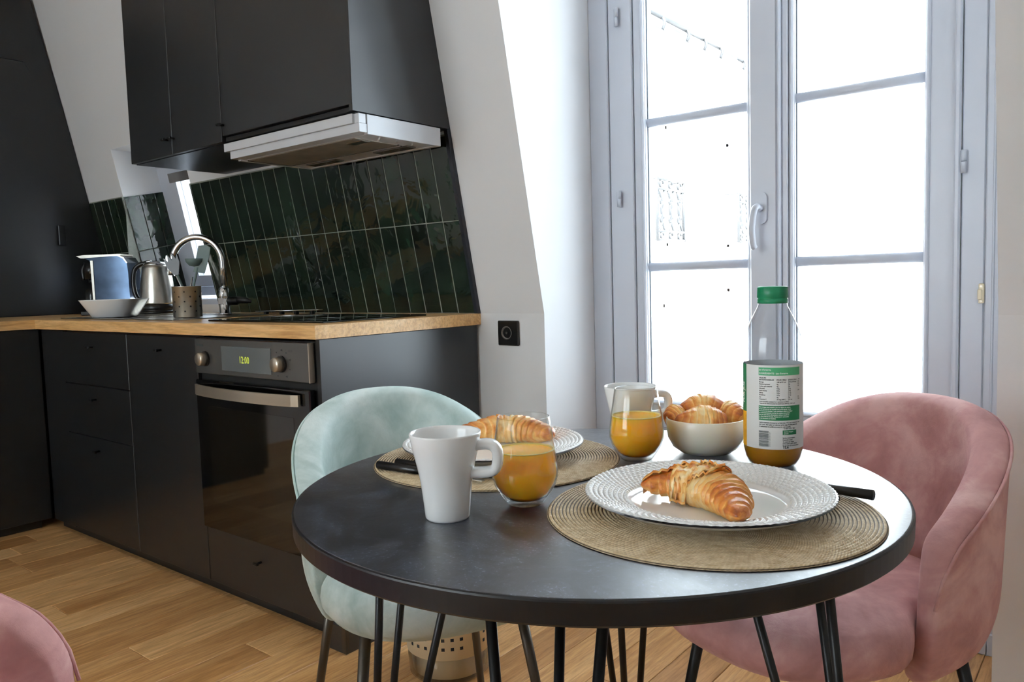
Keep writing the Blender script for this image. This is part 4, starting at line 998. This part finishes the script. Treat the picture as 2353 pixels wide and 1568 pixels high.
# waste bin behind the green chair
bn = thing('waste_bin', 'cream bin with rows of square holes behind the green chair', 'bin', (-1.388, 1.430, 0))
obj('lower_bucket', *lathe([(.0001, .002), (.100, .002), (.104, .006), (.109, .070), (.107, .070), (.102, .008), (.0001, .006)], 48), 'clearplastic', bn, True, world=False, label='clear lower bucket')
bb = obj('band', *lathe([(.1075, .068), (.1095, .068), (.1165, .205), (.118, .208), (.115, .208), (.1075, .068)], 48), 'binband', bn, True, world=False, label='cream band pierced with square holes')
hv = []
for i in range(30):
    for j in range(4):
        a = 2*PI*(i+.5)/30; z = .098+.024*j; r = .1095+(z-.068)*.051+.0006; w_ = .0042
        if i % 10 in (8, 9): continue
        P = [(r*math.cos(a+d/r), r*math.sin(a+d/r), z+e) for d, e in ((-w_, -w_), (w_, -w_), (w_, w_), (-w_, w_))]; hv.append((np.array(P), [(0, 1, 2, 3)]))
h_ = obj('square_hole', *join(*hv), 'hole', bb, world=False); h_['kind'] = 'stuff'
obj('bin_liner', *lathe([(.0001, .012), (.095, .012), (.102, .068), (.106, .195)], 40), 'binband', bn, True, world=False)

# ------------------------------------------------------------------ outside
XF = -6.4
fb = thing('opposite_building', 'white apartment building across the courtyard with iron balconies', 'building', (XF, 12, -6))
obj('wall', *box(XF-1.5, XF, 3, 18.7, -8, 5.05), 'facade', fb)
obj('cornice', *join(box(XF, XF+.12, 3, 18.7, 4.98, 5.06), box(XF-.02, XF+.05, 3, 18.7, 1.37, 1.42), box(XF-.02, XF+.06, 13.1, 14.6, 4.80, 4.86)), 'facade', fb)
obj('roof', *join(prism([(XF+.1, 5.06), (XF-1.4, 7.6), (XF-1.5, 5.06)], 1, 3, 18.7), prism([(XF+.05, 5.30), (XF+.05, 5.55), (XF-.3, 5.45)], 1, 12.7, 13.5)), 'roofw', fb)
gt = [tube([(XF+.14, 11.3, 5.32), (XF+.14, 15.0, 5.30)], .045, 6), tube([(XF+.14, 15.2, 5.28), (XF+.14, 17.8, 5.22)], .04, 6), tube([(XF+.14, 3, 5.08), (XF+.14, 17.8, 5.06)], .05, 8)]
for yy in (12.0, 12.9, 13.6, 14.3, 15.4, 16.2, 17.0): gt.append(tube(catmull([(XF+.14, yy, 5.32), (XF+.20, yy, 5.22), (XF+.16, yy, 5.10)], 4), .032, 6))
obj('gutter_rail', *join(*gt), 'iron', fb, True)
def railing(y0, y1, z0, z1, par, n):
    parts = []; xo = XF+.28
    for z in (z0, z0+.14, z1-.16, z1): parts.append(tube([(xo, y0, z), (xo, y1, z)], .028, 5))
    for sgn in (y0, y1): parts.append(tube([(xo, sgn, z0-.02), (xo, sgn, z1+.03)], .03, 5)); parts.append(tube([(xo, sgn, z0), (XF, sgn, z0)], .012, 5)); parts.append(tube([(xo, sgn, z1), (XF, sgn, z1)], .012, 5))
    st_ = (y1-y0)/n
    for i in range(n):
        yc = y0+st_*(i+.5); zm = (z0+z1)/2
        P = catmull([(xo, yc-st_*.3, z0+.14), (xo, yc, zm-.16), (xo, yc-st_*.1, zm+.05), (xo, yc+st_*.3, z1-.18)], 5); parts.append(tube(P, .024, 5))
        P = P.copy(); P[:, 1] = 2*yc-P[:, 1]; parts.append(tube(P, .022, 5))
        for zc_, rr in ((z1-.08, .062), (z0+.07, .055), (zm-.15, .06), (zm+.14, .05)):
            parts.append(tube([(xo, yc+rr*math.cos(q), zc_+rr*math.sin(q)) for q in np.linspace(0, 5.2, 12)], .021, 5))
    obj('balcony_railing', *join(*parts), 'iron', par, True)
railing(11.5, 12.45, 1.63, 2.62, fb, 3)
railing(14.82, 16.6, 1.67, 2.60, fb, 6)
for (y0, y1, z0, z1) in ((11.3, 12.35, 1.55, 3.6), (14.9, 16.5, 1.58, 3.6), (11.6, 12.2, -1.6, .55), (14.9, 16.3, -1.6, .75)):
    wn_ = obj('window', *join(box(XF-.0, XF+.03, y0, y0+.06, z0, z1), box(XF, XF+.03, y1-.06, y1, z0, z1), box(XF, XF+.03, y0, y1, z1-.06, z1), box(XF, XF+.03, y0, y1, z0, z0+.05)), 'facade', fb)
    obj('shutter', *join(box(XF+.002, XF+.02, y0+.06, (y0+y1)/2-.01, z0+.05, z1-.06), box(XF+.002, XF+.02, (y0+y1)/2+.01, y1-.06, z0+.05, z1-.06)), 'facade', wn_)
obj('wall_vent', *join(box(XF, XF+.06, 14.55, 15.1, 3.86, 3.98)), 'pale', fb)
fb2 = thing('courtyard_building', 'plain white building closing the far side of the courtyard', 'building', (0, 19, -6))
obj('wall', *box(-6.3, 9, 19, 20.5, -8, 5.65), 'facade', fb2)
obj('cornice', *box(-6.3, 9, 18.9, 19.0, 5.55, 5.66), 'facade', fb2)
obj('roof', *prism([(18.95, 5.66), (20.6, 8.2), (20.6, 5.66)], 0, -6.3, 9), 'roofw', fb2)
obj('ground', *box(-12, 12, 2.5, 24, -8.2, -8.0), 'facade', kind='structure')
obj('wall_sun_blocker', *box(-14, 14, -9, -8, -8, 9.5), 'facade', kind='structure')  # unseen wall, added to keep the sun out of the back window
